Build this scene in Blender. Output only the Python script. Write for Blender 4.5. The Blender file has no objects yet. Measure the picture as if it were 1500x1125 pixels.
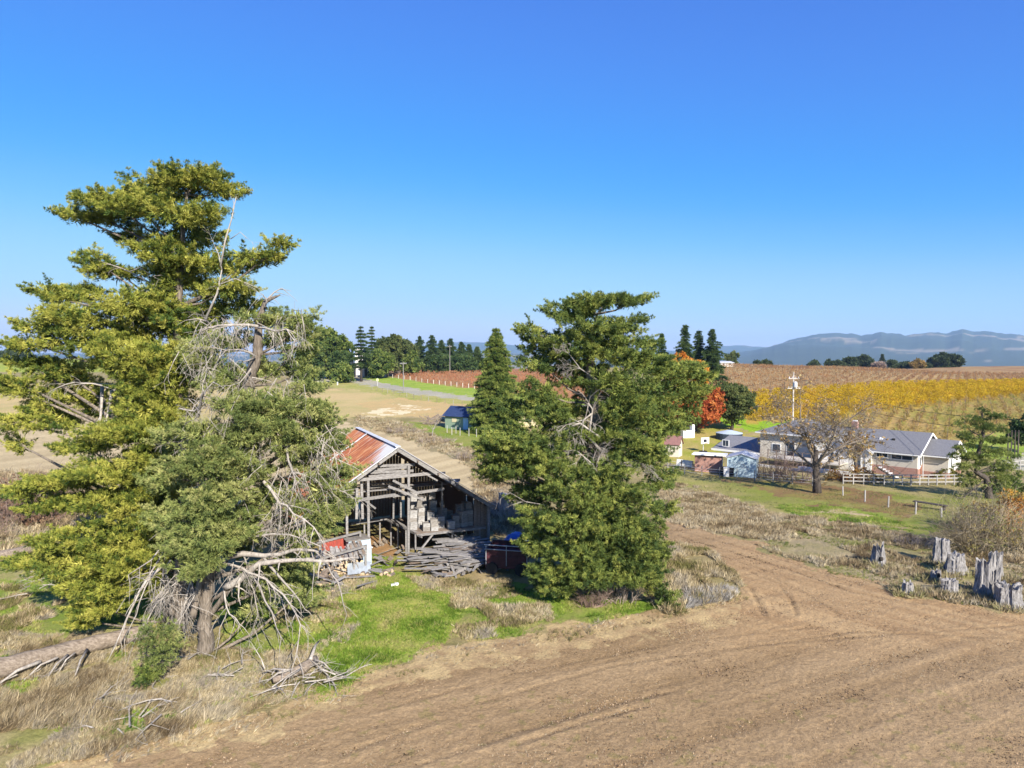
import bpy, math, random
import numpy as np
from mathutils import Vector, Matrix
R = math.radians
scene = bpy.context.scene
# ------------------------------------------------------------------ camera, sky, sun, exposure
PITCH = math.atan(40.5/1000); CAMH = 12.0
cd = bpy.data.cameras.new('camera'); cd.lens = 24; cd.sensor_width = 36; cd.clip_start = .5; cd.clip_end = 60000
cam = bpy.data.objects.new('camera', cd); scene.collection.objects.link(cam)
cam.location = (0, 0, CAMH); cam.rotation_euler = (R(90)-PITCH, 0, 0); scene.camera = cam
SUN_AZ = R(25); SUN_EL = R(31)            # azimuth measured from -Y (behind the camera) towards +X
sun_dir = Vector((math.sin(SUN_AZ)*math.cos(SUN_EL), -math.cos(SUN_AZ)*math.cos(SUN_EL), math.sin(SUN_EL)))
world = bpy.data.worlds.new('World'); scene.world = world; world.use_nodes = True
wn = world.node_tree.nodes; wl = world.node_tree.links
sky = wn.new('ShaderNodeTexSky'); sky.sky_type = 'NISHITA'; sky.sun_disc = False
sky.sun_elevation = SUN_EL; sky.sun_rotation = math.atan2(sun_dir.x, sun_dir.y)
sky.altitude = 200; sky.air_density = 1.0; sky.dust_density = 0.0; sky.ozone_density = 6.0
def vmath(op, v):
    n = wn.new('ShaderNodeVectorMath'); n.operation = op; n.inputs[1].default_value = (v, v, v); return n
v1 = vmath('MULTIPLY', .1); v2 = vmath('MULTIPLY', 6.35); cv = wn.new('ShaderNodeRGBCurve')
for ch, pts in enumerate([[(0, 0), (.082, .058), (.152, .070), (.209, .14), (.306, .275), (.446, .37), (.76, .56), (1, .60)],
                          [(0, 0), (.173, .198), (.30, .32), (.541, .545), (.69, .60), (1, .62)], [(0, 0), (.362, .67), (.575, .80), (1, .82)]]):
    c = cv.mapping.curves[ch]
    while len(c.points) < len(pts): c.points.new(.5, .5)
    for q, xy in zip(c.points, pts): q.location = xy
cv.mapping.update()
wl.new(sky.outputs[0], v1.inputs[0]); wl.new(v1.outputs[0], cv.inputs['Color']); wl.new(cv.outputs[0], v2.inputs[0])
wl.new(v2.outputs[0], wn['Background'].inputs['Color']); wn['Background'].inputs['Strength'].default_value = 0.1
sl = bpy.data.lights.new('sun', 'SUN'); sl.energy = 5.0; sl.angle = R(.5); sl.color = (1, .93, .82)
so = bpy.data.objects.new('sun', sl); scene.collection.objects.link(so)
so.rotation_euler = sun_dir.to_track_quat('Z', 'Y').to_euler()
scene.view_settings.view_transform = 'Standard'; scene.view_settings.look = 'None'
scene.view_settings.exposure = 1.0; scene.view_settings.gamma = 1

# ------------------------------------------------------------------ maths helpers
random.seed(7); RNG = np.random.default_rng(11)
cp, sp_ = math.cos(PITCH), math.sin(PITCH)
def ray(px, py):
    a = (px-750)/1000; b = (562.5-py)/1000
    return np.array([a, cp+b*sp_, -sp_+b*cp])
def proj(x, y, z):
    dz = z-CAMH
    f = y*cp-dz*sp_; u = y*sp_+dz*cp
    f = np.maximum(f, .01)
    return 750+1000*x/f, 562.5-1000*u/f
def S(a, b, x):
    t = np.clip((x-a)/(b-a), 0, 1); return t*t*(3-2*t)
_h = np.random.default_rng(5).random((257, 257))
def vn(x, y):
    xi = np.floor(x).astype(np.int64); yi = np.floor(y).astype(np.int64)
    fx = x-xi; fy = y-yi; fx = fx*fx*(3-2*fx); fy = fy*fy*(3-2*fy)
    a = _h[xi % 256, yi % 256]; b = _h[(xi+1) % 256, yi % 256]; c = _h[xi % 256, (yi+1) % 256]; d = _h[(xi+1) % 256, (yi+1) % 256]
    return (a*(1-fx)+b*fx)*(1-fy)+(c*(1-fx)+d*fx)*fy
def fbm(x, y, o=4, g=.5):
    s = 0; a = 1; n = 0
    for k in range(o):
        s = s+a*vn(x*2**k+17.3*k, y*2**k+9.1*k); n += a; a *= g
    return s/n*2-1
# terrain: height profiles over depth, blended by bearing
_Y = np.concatenate([np.arange(0, 900, 4.), np.arange(900, 30000, 100.)])
def _prof(ys, zs):
    z = np.interp(_Y, ys, zs); k = np.exp(-np.linspace(-2, 2, 9)**2); k /= k.sum()
    zz = z.copy(); m = np.convolve(z, k, 'same'); zz[6:-6] = m[6:-6]; return zz
P_ = [(-.55, _prof([0, 110, 180, 300, 700, 850, 1500], [0, 0, 1.8, 4.6, 9.6, 9.2, -60])),
      (-.30, _prof([0, 110, 130, 180, 240, 300, 340, 700, 1500], [0, 0, .3, 1.8, 3.6, 5, 4.8, -3, -60])),
      (.02, _prof([0, 110, 130, 180, 240, 300, 340, 700, 1500], [0, 0, .3, 1.8, 3.6, 5, 4.8, -3, -60])),
      (.16, _prof([0, 42, 72, 110, 170, 240, 300, 400, 700, 1500], [0, 0, -1.2, -1.2, 1.5, 5, 6, 5.5, -5, -60])),
      (.30, _prof([0, 42, 72, 98, 170, 250, 330, 450, 700, 1500], [0, 0, -2, -1.7, 4.3, 8.3, 7, 2, -5, -60])),
      (.45, _prof([0, 42, 72, 98, 170, 250, 330, 450, 700, 1500], [0, 0, -2, -1.8, 4.0, 7.4, 5.5, 2.5, -5, -60])),
      (.72, _prof([0, 42, 72, 98, 170, 250, 330, 450, 600, 1500], [0, 0, -2, -1.8, 2.2, 4.0, 4.0, 5.6, 2, -60]))]
def H(x, y):
    x = np.asarray(x, float); y = np.asarray(y, float)
    t = x/np.maximum(y, 1); t = np.clip(t, -.55, .72)
    z = np.zeros(np.broadcast(x, y).shape)
    for k in range(len(P_)):
        t0 = P_[k][0]; v = np.interp(y, _Y, P_[k][1])
        w = np.ones_like(t)
        if k > 0: w = np.where(t < t0, S(P_[k-1][0], t0, t), w)
        if k < len(P_)-1: w = np.where(t >= t0, 1-S(t0, P_[k+1][0], t), w)
        z = z+w*v
    z = z+.18*fbm(x*.06, y*.06, 2)*S(25, 60, y)
    return z
def Hs(x, y): return float(H(np.array([x]), np.array([y]))[0])
def G(px, py):
    """ground point seen at a pixel"""
    d = ray(px, py); ts = np.geomspace(14, 3000, 4000)
    X = d[0]*ts; Y = d[1]*ts; Z = CAMH+d[2]*ts
    e = Z-H(X, Y); i = np.argmax(e < 0)
    if e[i] >= 0: i = len(ts)-1
    f = e[i-1]/(e[i-1]-e[i]+1e-9) if i > 0 else 0
    t = ts[i-1]+(ts[i]-ts[i-1])*f if i > 0 else ts[0]
    x, y = d[0]*t, d[1]*t
    return Vector((x, y, Hs(x, y)))
def AT(px, py, Y):
    """point at world depth Y on the line of sight"""
    d = ray(px, py); t = Y/d[1]; return Vector((d[0]*t, Y, CAMH+d[2]*t))
def inpoly(u, v, poly):
    c = np.zeros(u.shape, bool); n = len(poly)
    xs = [p[0] for p in poly]; ys = [p[1] for p in poly]
    bb = (v >= min(ys)) & (v <= max(ys)) & (u <= max(xs)) & (u >= min(xs))
    idx = np.nonzero(bb)[0] if u.ndim == 1 else None
    uu = u[idx]; vv = v[idx]; cc = np.zeros(uu.shape, bool)
    for i in range(n):
        x1, y1 = poly[i]; x2, y2 = poly[(i+1) % n]
        if y1 == y2: continue
        m = (y1 > vv) != (y2 > vv)
        cc ^= m & (uu < (x2-x1)*(vv-y1)/(y2-y1)+x1)
    c[idx] = cc
    return c

# ------------------------------------------------------------------ materials
MATS = {}
def _nodes(name):
    m = bpy.data.materials.new(name); m.use_nodes = True; nt = m.node_tree
    return m, nt, nt.nodes['Principled BSDF']
def noise(nt, scale=(1, 1, 1), sc=5, det=4, coord='Object'):
    tc = nt.nodes.new('ShaderNodeTexCoord'); mp = nt.nodes.new('ShaderNodeMapping'); mp.inputs['Scale'].default_value = scale
    nt.links.new(tc.outputs[coord], mp.inputs[0]); n = nt.nodes.new('ShaderNodeTexNoise'); n.inputs['Scale'].default_value = sc
    n.inputs['Detail'].default_value = det; n.inputs['Roughness'].default_value = .65; nt.links.new(mp.outputs[0], n.inputs['Vector']); return n
def ramp(nt, src, stops):
    r = nt.nodes.new('ShaderNodeValToRGB'); e = r.color_ramp.elements
    while len(e) < len(stops): e.new(.5)
    for k, (p, c) in enumerate(stops): e[k].position = p; e[k].color = (*c, 1)
    nt.links.new(src, r.inputs[0]); return r
def bump(nt, bs, src, strength=.5, dist=.02):
    b = nt.nodes.new('ShaderNodeBump'); b.inputs['Strength'].default_value = strength; b.inputs['Distance'].default_value = dist
    nt.links.new(src, b.inputs['Height']); nt.links.new(b.outputs[0], bs.inputs['Normal'])
def mat(name, c1, c2=None, scale=(1, 1, 1), sc=6, rough=.8, bs=.4, bd=.02, metal=0, lo=.35, hi=.65):
    if name in MATS: return MATS[name]
    m, nt, b = _nodes(name); c2 = c2 or tuple(min(1, v*.7) for v in c1)
    n = noise(nt, scale, sc); r = ramp(nt, n.outputs['Fac'], [(lo, c2), (hi, c1)])
    # a little per-object variation
    oi = nt.nodes.new('ShaderNodeObjectInfo'); mr = nt.nodes.new('ShaderNodeMapRange'); mr.inputs['To Min'].default_value = .82; mr.inputs['To Max'].default_value = 1.15
    nt.links.new(oi.outputs['Random'], mr.inputs['Value']); hv = nt.nodes.new('ShaderNodeHueSaturation')
    nt.links.new(mr.outputs[0], hv.inputs['Value']); nt.links.new(r.outputs[0], hv.inputs['Color'])
    nt.links.new(hv.outputs[0], b.inputs['Base Color']); b.inputs['Roughness'].default_value = rough; b.inputs['Metallic'].default_value = metal
    b.inputs['Specular IOR Level'].default_value = .3
    if bs: bump(nt, b, n.outputs['Fac'], bs, bd)
    MATS[name] = m; return m
def foliage_mat(name, trans=.3, rough=.6):
    m, nt, b = _nodes(name)
    at = nt.nodes.new('ShaderNodeAttribute'); at.attribute_name = 'Col'
    nt.links.new(at.outputs['Color'], b.inputs['Base Color']); b.inputs['Roughness'].default_value = rough
    b.inputs['Specular IOR Level'].default_value = .15
    if trans:
        t = nt.nodes.new('ShaderNodeBsdfTranslucent'); nt.links.new(at.outputs['Color'], t.inputs['Color'])
        mx = nt.nodes.new('ShaderNodeMixShader'); mx.inputs[0].default_value = trans
        nt.links.new(b.outputs[0], mx.inputs[1]); nt.links.new(t.outputs[0], mx.inputs[2]); nt.links.new(mx.outputs[0], nt.nodes['Material Output'].inputs['Surface'])
    return m
LEAF = foliage_mat('foliage'); CYP = foliage_mat('cypress_foliage', .12, .7); DRY = foliage_mat('dry_stems', .15, .8); 
BARK = mat('bark', (.27, .225, .18), (.10, .08, .06), (1, 1, .18), 14, .95, .9, .03)
DEAD = mat('dead_wood', (.42, .38, .33), (.24, .21, .18), (1, 1, .3), 10, .9, .6, .02)
DARKBARK = mat('dark_bark', (.11, .09, .075), (.04, .032, .028), (1, 1, .3), 9, .95, .9, .03)
WOOD = mat('weathered_wood', (.31, .298, .288), (.14, .128, .12), (1, 6, 6), 5, .9, .5, .01)
WOODD = mat('brown_weathered_wood', (.24, .19, .15), (.12, .09, .07), (1, 6, 6), 5, .9, .5, .01)

# ------------------------------------------------------------------ object helpers
COL = scene.collection
def tag(o, label=None, cat=None, group=None, kind=None):
    if label: o['label'] = label
    if cat: o['category'] = cat
    if group: o['group'] = group
    if kind: o['kind'] = kind
    return o
def empty(name, loc, rz=0, label=None, cat=None, group=None):
    o = bpy.data.objects.new(name, None); COL.objects.link(o); o.location = loc; o.rotation_euler = (0, 0, rz); o.empty_display_size = .3
    return tag(o, label, cat, group)
def copy_tree(o, parent=None):
    c = o.copy(); COL.objects.link(c); c.parent = parent
    for ch in [k for k in bpy.data.objects if k.parent == o]: copy_tree(ch, c)
    return c
class MB:
    def __init__(s): s.v = []; s.f = []; s.sm = False
    def box(s, c, size, rz=0, rot=None, taper=None):
        x, y, z = size[0]/2, size[1]/2, size[2]/2; M = rot or Matrix.Rotation(rz, 3, 'Z'); b = len(s.v); c = Vector(c)
        for k, (i, j, l) in enumerate([(-1, -1, -1), (1, -1, -1), (1, 1, -1), (-1, 1, -1), (-1, -1, 1), (1, -1, 1), (1, 1, 1), (-1, 1, 1)]):
            tp = taper if (taper and l > 0) else 1
            s.v.append(c+M @ Vector((i*x*tp, j*y*tp, l*z)))
        for f in [(0, 3, 2, 1), (4, 5, 6, 7), (0, 1, 5, 4), (1, 2, 6, 5), (2, 3, 7, 6), (3, 0, 4, 7)]: s.f.append(tuple(b+q for q in f))
        return s
    def beam(s, p, q, w, h=None):
        """rectangular bar between two points"""
        p = Vector(p); q = Vector(q); h = h or w; d = q-p; L = d.length
        rot = d.to_track_quat('X', 'Z').to_matrix()
        return s.box((p+q)/2, (L, w, h), rot=rot)
    def tube(s, pts, rad, n=6, cap=True, rough=0):
        pts = [Vector(p) for p in pts]; base = len(s.v); m = len(pts)
        up = Vector((.3, .9, .2)).normalized(); prev = None
        for i, p in enumerate(pts):
            d = (pts[min(i+1, m-1)]-pts[max(i-1, 0)]).normalized()
            if prev is None: a = d.cross(up if abs(d.dot(up)) < .95 else Vector((1, 0, 0))).normalized()
            else: a = (prev-d*prev.dot(d)).normalized()
            prev = a; b = d.cross(a); r = rad[i] if hasattr(rad, '__len__') else rad
            for k in range(n):
                th = 2*math.pi*k/n; rr = r*(1+(random.uniform(-rough, rough) if rough else 0))
                s.v.append(p+a*math.cos(th)*rr+b*math.sin(th)*rr)
        for i in range(m-1):
            for k in range(n):
                k2 = (k+1) % n; s.f.append((base+i*n+k, base+i*n+k2, base+(i+1)*n+k2, base+(i+1)*n+k))
        if cap: s.f.append(tuple(base+k for k in reversed(range(n)))); s.f.append(tuple(base+(m-1)*n+k for k in range(n)))
        return s
    def poly(s, pts, thick=None, nrm=None):
        b = len(s.v); pts = [Vector(p) for p in pts]; n = len(pts); s.v += pts
        if thick is None: s.f.append(tuple(range(b, b+n))); return s
        nn = Vector(nrm) if nrm else (pts[1]-pts[0]).cross(pts[2]-pts[0]).normalized()
        s.v += [p-nn*thick for p in pts]; s.f.append(tuple(range(b, b+n))); s.f.append(tuple(reversed(range(b+n, b+2*n))))
        for i in range(n): j = (i+1) % n; s.f.append((b+j, b+i, b+n+i, b+n+j))
        return s
    def lathe(s, c, prof, n=16):
        c = Vector(c); b = len(s.v); m = len(prof)
        for r, z in prof:
            for k in range(n): s.v.append(c+Vector((r*math.cos(2*math.pi*k/n), r*math.sin(2*math.pi*k/n), z)))
        for i in range(m-1):
            for k in range(n): k2 = (k+1) % n; s.f.append((b+i*n+k, b+i*n+k2, b+(i+1)*n+k2, b+(i+1)*n+k))
        s.f.append(tuple(b+k for k in reversed(range(n)))); s.f.append(tuple(b+(m-1)*n+k for k in range(n))); return s
    def build(s, name, m, parent=None, loc=None, local=False, smooth=False):
        org = Vector((0, 0, 0))
        if parent is not None and not local: org = parent.matrix_basis.translation if False else Vector(parent.location)
        if parent is None and loc is not None: org = Vector(loc)
        if local: org = Vector((0, 0, 0))
        me = bpy.data.meshes.new(name); me.from_pydata([tuple(v-org) for v in s.v], [], s.f); me.materials.append(m)
        if smooth: me.polygons.foreach_set('use_smooth', [True]*len(me.polygons))
        me.update(); o = bpy.data.objects.new(name, me); COL.objects.link(o)
        if parent is not None: o.parent = parent
        elif loc is not None: o.location = loc
        return o
def npmesh(name, V, F, m, C=None, org=(0, 0, 0), parent=None, smooth=False):
    """V (n,3), F (m,k) same-size faces, C (n,3) colours"""
    V = np.ascontiguousarray(V-np.array(org)[None, :], dtype=np.float32); F = np.ascontiguousarray(F, dtype=np.int32); k = F.shape[1]
    me = bpy.data.meshes.new(name); me.vertices.add(len(V)); me.vertices.foreach_set('co', V.ravel())
    me.loops.add(F.size); me.loops.foreach_set('vertex_index', F.ravel()); me.polygons.add(len(F))
    me.polygons.foreach_set('loop_start', np.arange(0, F.size, k, dtype=np.int32))
    try: me.polygons.foreach_set('loop_total', np.full(len(F), k, dtype=np.int32))
    except Exception: pass
    if smooth: me.polygons.foreach_set('use_smooth', np.ones(len(F), bool))
    if C is not None:
        a = me.attributes.new('Col', 'FLOAT_COLOR', 'POINT'); c4 = np.ones((len(V), 4), np.float32); c4[:, :3] = C; a.data.foreach_set('color', c4.ravel())
    me.materials.append(m); me.update(calc_edges=True)
    o = bpy.data.objects.new(name, me); COL.objects.link(o)
    if parent is not None: o.parent = parent
    else: o.location = org
    return o
def unit(a): return a/np.maximum(np.linalg.norm(a, axis=-1, keepdims=True), 1e-9)
# tuft templates: K thin triangles fanning about +Z
def make_templates(T, K, spread, w, lmin=.5, curl=0.):
    r = np.random.default_rng(T*100+K); out = np.zeros((T, K*3, 3))
    for t in range(T):
        for k in range(K):
            th = r.uniform(0, 2*np.pi); s = spread*np.sqrt(r.uniform(0, 1)); L = r.uniform(lmin, 1)
            d = np.array([np.cos(th)*s, np.sin(th)*s, 1-.35*s]); d /= np.linalg.norm(d)
            side = np.cross(d, r.normal(size=3)); side /= np.linalg.norm(side); o = r.normal(size=3)*.10+d*.1*r.uniform()
            o[2] *= .5
            out[t, 3*k] = o-side*w*.5; out[t, 3*k+1] = o+side*w*.5+d*L*.35; out[t, 3*k+2] = o+d*L+np.array([0, 0, -curl*L])
    return out
T_SPRAY = make_templates(24, 12, .85, .15, .5)
T_LEAF = make_templates(24, 9, 1.9, .55, .5)
T_GRASS = make_templates(24, 9, .55, .09, .5)
T_NEEDLE = make_templates(24, 12, 1.3, .16, .6)
class Fol:
    def __init__(s): s.V = []; s.C = []
    def add(s, P, A, size, col, T):
        """P (n,3) positions, A (n,3) axes, size (n,), col (n,3)"""
        n = len(P)
        if n == 0: return
        A = unit(A); r = unit(RNG.normal(size=(n, 3))); X = unit(np.cross(A, r)); Y = np.cross(A, X)
        Mx = np.stack([X, Y, A], axis=2)     # columns
        t = T[RNG.integers(0, len(T), n)]
        W = np.einsum('nij,nkj->nki', Mx, t)*size[:, None, None]+P[:, None, :]
        s.V.append(W.reshape(-1, 3)); k = t.shape[1]
        c = np.repeat(col[:, None, :], k, axis=1)*(1+.12*RNG.normal(size=(n, k//3, 1))).repeat(3, axis=1)
        s.C.append(np.clip(c.reshape(-1, 3), 0.004, 1))
    def build(s, name, parent=None, m=None, org=None):
        V = np.concatenate(s.V); C = np.concatenate(s.C); F = np.arange(len(V)).reshape(-1, 3)
        if org is None: org = tuple(parent.location) if parent is not None else (0, 0, 0)
        return npmesh(name, V, F, m or LEAF, C, org, parent)
def pal(cols, n, seed=0, pos=None, sc=.8):
    """mix of palette colours, clumped in space"""
    cols = np.array(cols); t = RNG.random(n)
    if pos is not None: t = np.clip(.5+.9*fbm(pos[:, 0]*sc+pos[:, 2]*.7+seed, pos[:, 1]*sc+pos[:, 2]*sc+seed, 2)+.18*RNG.normal(size=n), 0, .999)
    f = t*(len(cols)-1); i = f.astype(int); g = (f-i)[:, None]
    return cols[i]*(1-g)+cols[np.minimum(i+1, len(cols)-1)]*g
ORD = ['first', 'second', 'third', 'fourth', 'fifth', 'sixth', 'seventh', 'eighth', 'ninth', 'tenth', 'eleventh', 'twelfth', 'thirteenth', 'fourteenth', 'fifteenth', 'sixteenth', 'seventeenth', 'eighteenth', 'nineteenth', 'twentieth', 'twenty-first', 'twenty-second', 'twenty-third', 'twenty-fourth', 'twenty-fifth', 'twenty-sixth', 'twenty-seventh', 'twenty-eighth', 'twenty-ninth', 'thirtieth']
# ------------------------------------------------------------------ ground sheet (zones are separate meshes sharing one seam)
Z_FIELD = [(-300, 1230), (90, 1118), (170, 1092), (250, 1078), (330, 1058), (400, 1040), (470, 1018), (520, 1005), (560, 975), (620, 957), (680, 945), (800, 925), (900, 905), (1000, 892), (1085, 872), (1093, 855), (1060, 828), (1010, 806), (975, 797), (930, 790), (900, 760), (962, 755), (1010, 768), (1080, 790), (1170, 820), (1260, 850), (1340, 874), (1430, 888), (1500, 902), (2000, 960), (2500, 2600), (-1500, 2600)]
Z_GREEN = [(540, 812), (570, 818), (600, 835), (640, 856), (668, 866), (672, 900), (660, 938), (610, 957), (550, 975), (515, 1003), (470, 1020), (455, 975), (470, 900), (500, 870), (530, 850)]
Z_GREEN2 = [(672, 880), (700, 850), (760, 860), (830, 870), (960, 890), (975, 893), (900, 906), (800, 922), (690, 940), (668, 930)]
Z_GREEN3 = [(-300, 800), (30, 790), (120, 800), (240, 860), (300, 900), (240, 925), (120, 945), (-300, 1010)]
Z_GREEN4 = [(330, 870), (470, 830), (520, 870), (470, 990), (390, 950), (330, 940)]
Z_DIRTB = [(500, 786), (545, 790), (580, 800), (585, 812), (560, 816), (540, 815), (520, 820), (490, 815)]
Z_LANE = [(-900, 640), (-300, 632), (200, 618), (440, 612), (530, 622), (560, 632), (610, 648), (680, 668), (740, 700), (760, 740), (700, 745), (560, 735), (430, 760), (200, 715), (0, 706), (-900, 712)]
Z_UPPER = [(-900, 560), (-300, 558), (440, 568), (560, 572), (640, 588), (700, 597), (760, 604), (760, 618), (660, 616), (600, 612), (540, 612), (440, 612), (0, 620), (-900, 640)]
Z_UPPERB = [(520, 592), (600, 580), (720, 598), (760, 615), (640, 616), (600, 612), (560, 606)]
Z_WHITE = [(535, 608), (560, 598), (590, 594), (630, 600), (600, 605), (560, 611)]
Z_SHEDG = [(585, 618), (640, 622), (760, 640), (900, 640), (800, 680), (720, 668), (640, 650), (600, 640)]
Z_SCRUB = [(520, 609), (600, 622), (640, 640), (720, 668), (760, 700), (760, 742), (715, 700), (660, 668), (600, 645), (560, 633), (520, 622)]
Z_ROAD = [(425, 553), (470, 552), (520, 549), (534, 545), (544, 546), (528, 553), (560, 561), (620, 571), (700, 582), (800, 590), (930, 597), (930, 601), (800, 594), (700, 587), (600, 577), (545, 565.5), (510, 559), (470, 559), (425, 559)]
Z_VERGE2 = [(425, 558), (510, 558), (545, 565), (600, 576), (700, 586), (800, 593), (930, 600), (930, 608), (800, 602), (700, 595), (600, 585), (545, 574), (480, 567), (425, 566)]
Z_VERGE = [(540, 549), (560, 551), (620, 560), (700, 570), (760, 578), (900, 590), (930, 597), (800, 590), (700, 582), (620, 571), (560, 561), (528, 553)]
Z_REDV = [(557, 548), (600, 542), (680, 540), (770, 542), (850, 550), (900, 575), (900, 590), (760, 578), (700, 570), (620, 560)]
Z_LEFTG = [(-900, 528), (-300, 526), (200, 526), (200, 545), (-300, 545), (-900, 545)]
Z_YARD = [(930, 655), (960, 625), (1000, 612), (1060, 618), (1110, 640), (1050, 668), (1060, 690), (1000, 680), (960, 672)]
Z_BGREEN = [(1050, 608), (1100, 602), (1150, 608), (1170, 622), (1110, 632), (1060, 622)]
Z_BGREEN2 = [(1380, 640), (1460, 630), (1560, 630), (1700, 660), (1560, 690), (1470, 672), (1400, 668)]
Z_SLOPE = [(960, 685), (1000, 682), (1060, 690), (1130, 705), (1250, 712), (1420, 708), (1600, 725), (1600, 760), (1440, 770), (1380, 775), (1300, 775), (1200, 760), (1100, 740), (1000, 712), (960, 708)]
Z_LEAFL = [(1020, 692), (1130, 702), (1250, 712), (1350, 742), (1330, 757), (1240, 745), (1130, 722), (1060, 706)]
Z_SLOPEG = [(1150, 735), (1250, 748), (1340, 762), (1400, 775), (1350, 783), (1230, 765), (1140, 748)]
Z_DRYR = [(960, 705), (1010, 712), (1100, 742), (1200, 762), (1300, 778), (1400, 800), (1600, 830), (1600, 900), (1430, 888), (1340, 874), (1260, 850), (1170, 820), (1080, 790), (1010, 768), (960, 755)]
Z_PATCH = [(1180, 745), (1260, 750), (1330, 770), (1280, 774), (1200, 758)]
Z_VBROWN = [(1020, 540), (1230, 525), (1500, 525), (1900, 525), (1900, 570), (1500, 563), (1300, 567), (1150, 578), (1095, 583), (1040, 600), (1000, 600)]
Z_VYEL = [(1095, 583), (1150, 578), (1300, 567), (1500, 562), (1900, 560), (1900, 572), (1500, 581), (1400, 590), (1330, 600), (1260, 606), (1200, 625), (1150, 617), (1095, 618), (1060, 600)]
Z_VOLI = [(1200, 625), (1260, 606), (1330, 600), (1400, 590), (1500, 581), (1900, 572), (1900, 650), (1520, 640), (1460, 634), (1400, 650), (1300, 645), (1200, 640)]
Z_LEFTBOT = [(-300, 930), (150, 930), (250, 950), (440, 955), (500, 1000), (330, 1058), (90, 1118), (-300, 1230)]
Z_PARK = [(1462, 672), (1500, 668), (1600, 680), (1600, 696), (1500, 692)]
ts = np.concatenate([np.linspace(-1.6, -.86, 60, endpoint=False), np.arange(-.86, .86, .00152), np.linspace(.86, 1.6, 60)])
pys = np.arange(522+12000/15.5, 536, -1.45)
ys = np.concatenate([np.linspace(3, 15.2, 8), 12000/(pys-522)])
ys = ys[ys < 120]; ys = np.concatenate([ys, np.geomspace(121, 900, 330), np.geomspace(930, 11900, 30)])
TT, YY = np.meshgrid(ts, ys); XX = TT*YY; shp = XX.shape
X = XX.ravel(); Y = YY.ravel(); Z = H(X, Y)
U, V_ = proj(X, Y, Z)
n1 = fbm(X*.5, Y*.5, 4); n2 = fbm(X*.5+50, Y*.5+80, 4)
sc = np.clip(1000/Y, 1, 40)
Un = U+n1*sc*1.1; Vn = V_+n2*np.minimum(sc, 20)*.7
f1 = fbm(X*1.7, Y*1.7, 5, .65); f2 = fbm(X*.11+3, Y*.11, 4); f3 = fbm(X*.4+9, Y*.4+4, 4, .6); fh = fbm(X*7, Y*7, 2)
C = np.zeros((len(X), 3)); zone = np.zeros(len(X), np.int8)
def mixc(c1, c2, t): t = np.clip(t, 0, 1)[:, None]; return np.array(c1)[None]*(1-t)+np.array(c2)[None]*t
C[:] = mixc((.20, .19, .09), (.34, .28, .19), .5+.9*f3+.3*f1)
def put(poly, c, soft=1., z=None):
    m = inpoly(Un, Vn, poly); C[m] = (c[m] if isinstance(c, np.ndarray) else np.array(c)); 
    if z is not None: zone[m] = z
    return m
put(Z_LEFTG, mixc((.24, .33, .05), (.34, .36, .10), .5+f2))
put(Z_UPPER, mixc((.36, .33, .17), (.46, .37, .23), .5+1.2*f2+.3*f3), z=5)
put(Z_UPPERB, mixc((.47, .35, .21), (.40, .33, .19), .4+f3), z=5)
m = inpoly(Un+6*f1, Vn+3*f3, Z_WHITE) & (f3 > -.15); C[m] = (.62, .56, .46)
_s = fbm((X*.53+Y*.85)*.05, (X*.85-Y*.53)*1.1, 3)
put(Z_LANE, mixc((.40, .33, .24), (.52, .44, .33), .5+.9*_s+.3*f1), z=5)
put(Z_SHEDG, mixc((.17, .25, .04), (.27, .27, .10), .4+f3))
put(Z_SCRUB, mixc((.30, .25, .19), (.20, .20, .11), .5+f3))
put(Z_VERGE2, mixc((.27, .30, .09), (.36, .33, .16), .5+f3+f1)); put(Z_VERGE, mixc((.20, .31, .05), (.28, .36, .08), .5+f3+f1)); put(Z_REDV, mixc((.37, .17, .10), (.30, .19, .11), .5+f3), z=3)
put(Z_ROAD, mixc((.30, .30, .31), (.38, .37, .36), .5+f2), z=2)
for pl in (Z_GREEN3, Z_GREEN4): put(pl, mixc((.17, .25, .05), (.33, .30, .16), .35+1.1*f3+.3*f1))
put(Z_LEFTBOT, mixc((.38, .32, .23), (.21, .23, .08), .4+1.3*f3))
put(Z_GREEN2, mixc((.16, .26, .04), (.30, .27, .14), .3+1.2*f3+.3*f1))
put(Z_GREEN, mixc((.17, .29, .04), (.34, .35, .12), .38+1.1*f3+.5*f1))
put(Z_DIRTB, mixc((.38, .24, .15), (.28, .19, .13), .5+f1))
put(Z_YARD, mixc((.25, .28, .05), (.36, .30, .14), .5+1.2*f3))
put(Z_BGREEN, (.21, .36, .03)); put(Z_BGREEN2, mixc((.22, .34, .05), (.28, .30, .10), .5+f3)); put(Z_PARK, (.38, .38, .36), z=4)
put(Z_SLOPE, mixc((.21, .25, .06), (.32, .28, .15), .5+.8*f3+.9*f2))
put(Z_LEAFL, mixc((.22, .14, .09), (.25, .24, .08), .35+1.2*f3))
put(Z_SLOPEG, mixc((.19, .28, .05), (.30, .29, .11), .5+.9*f3))
put(Z_DRYR, mixc((.33, .28, .21), (.20, .20, .08), .45+1.2*f3+.3*f1))
m = inpoly(Un, Vn, Z_PATCH) & (f3+f1 > .1); C[m] = (.45, .37, .27)
put(Z_VBROWN, mixc((.30, .21, .13), (.36, .28, .17), .5+f2), z=3)
m = inpoly(Un, Vn, Z_VBROWN) & (Y > 300); C[m] = mixc((.25, .15, .10), (.33, .24, .15), .5+1.3*f2)[m]
put(Z_VYEL, (.36, .27, .07), z=3); put(Z_VOLI, mixc((.28, .27, .08), (.36, .26, .13), .5+1.2*f2), z=3)
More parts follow.
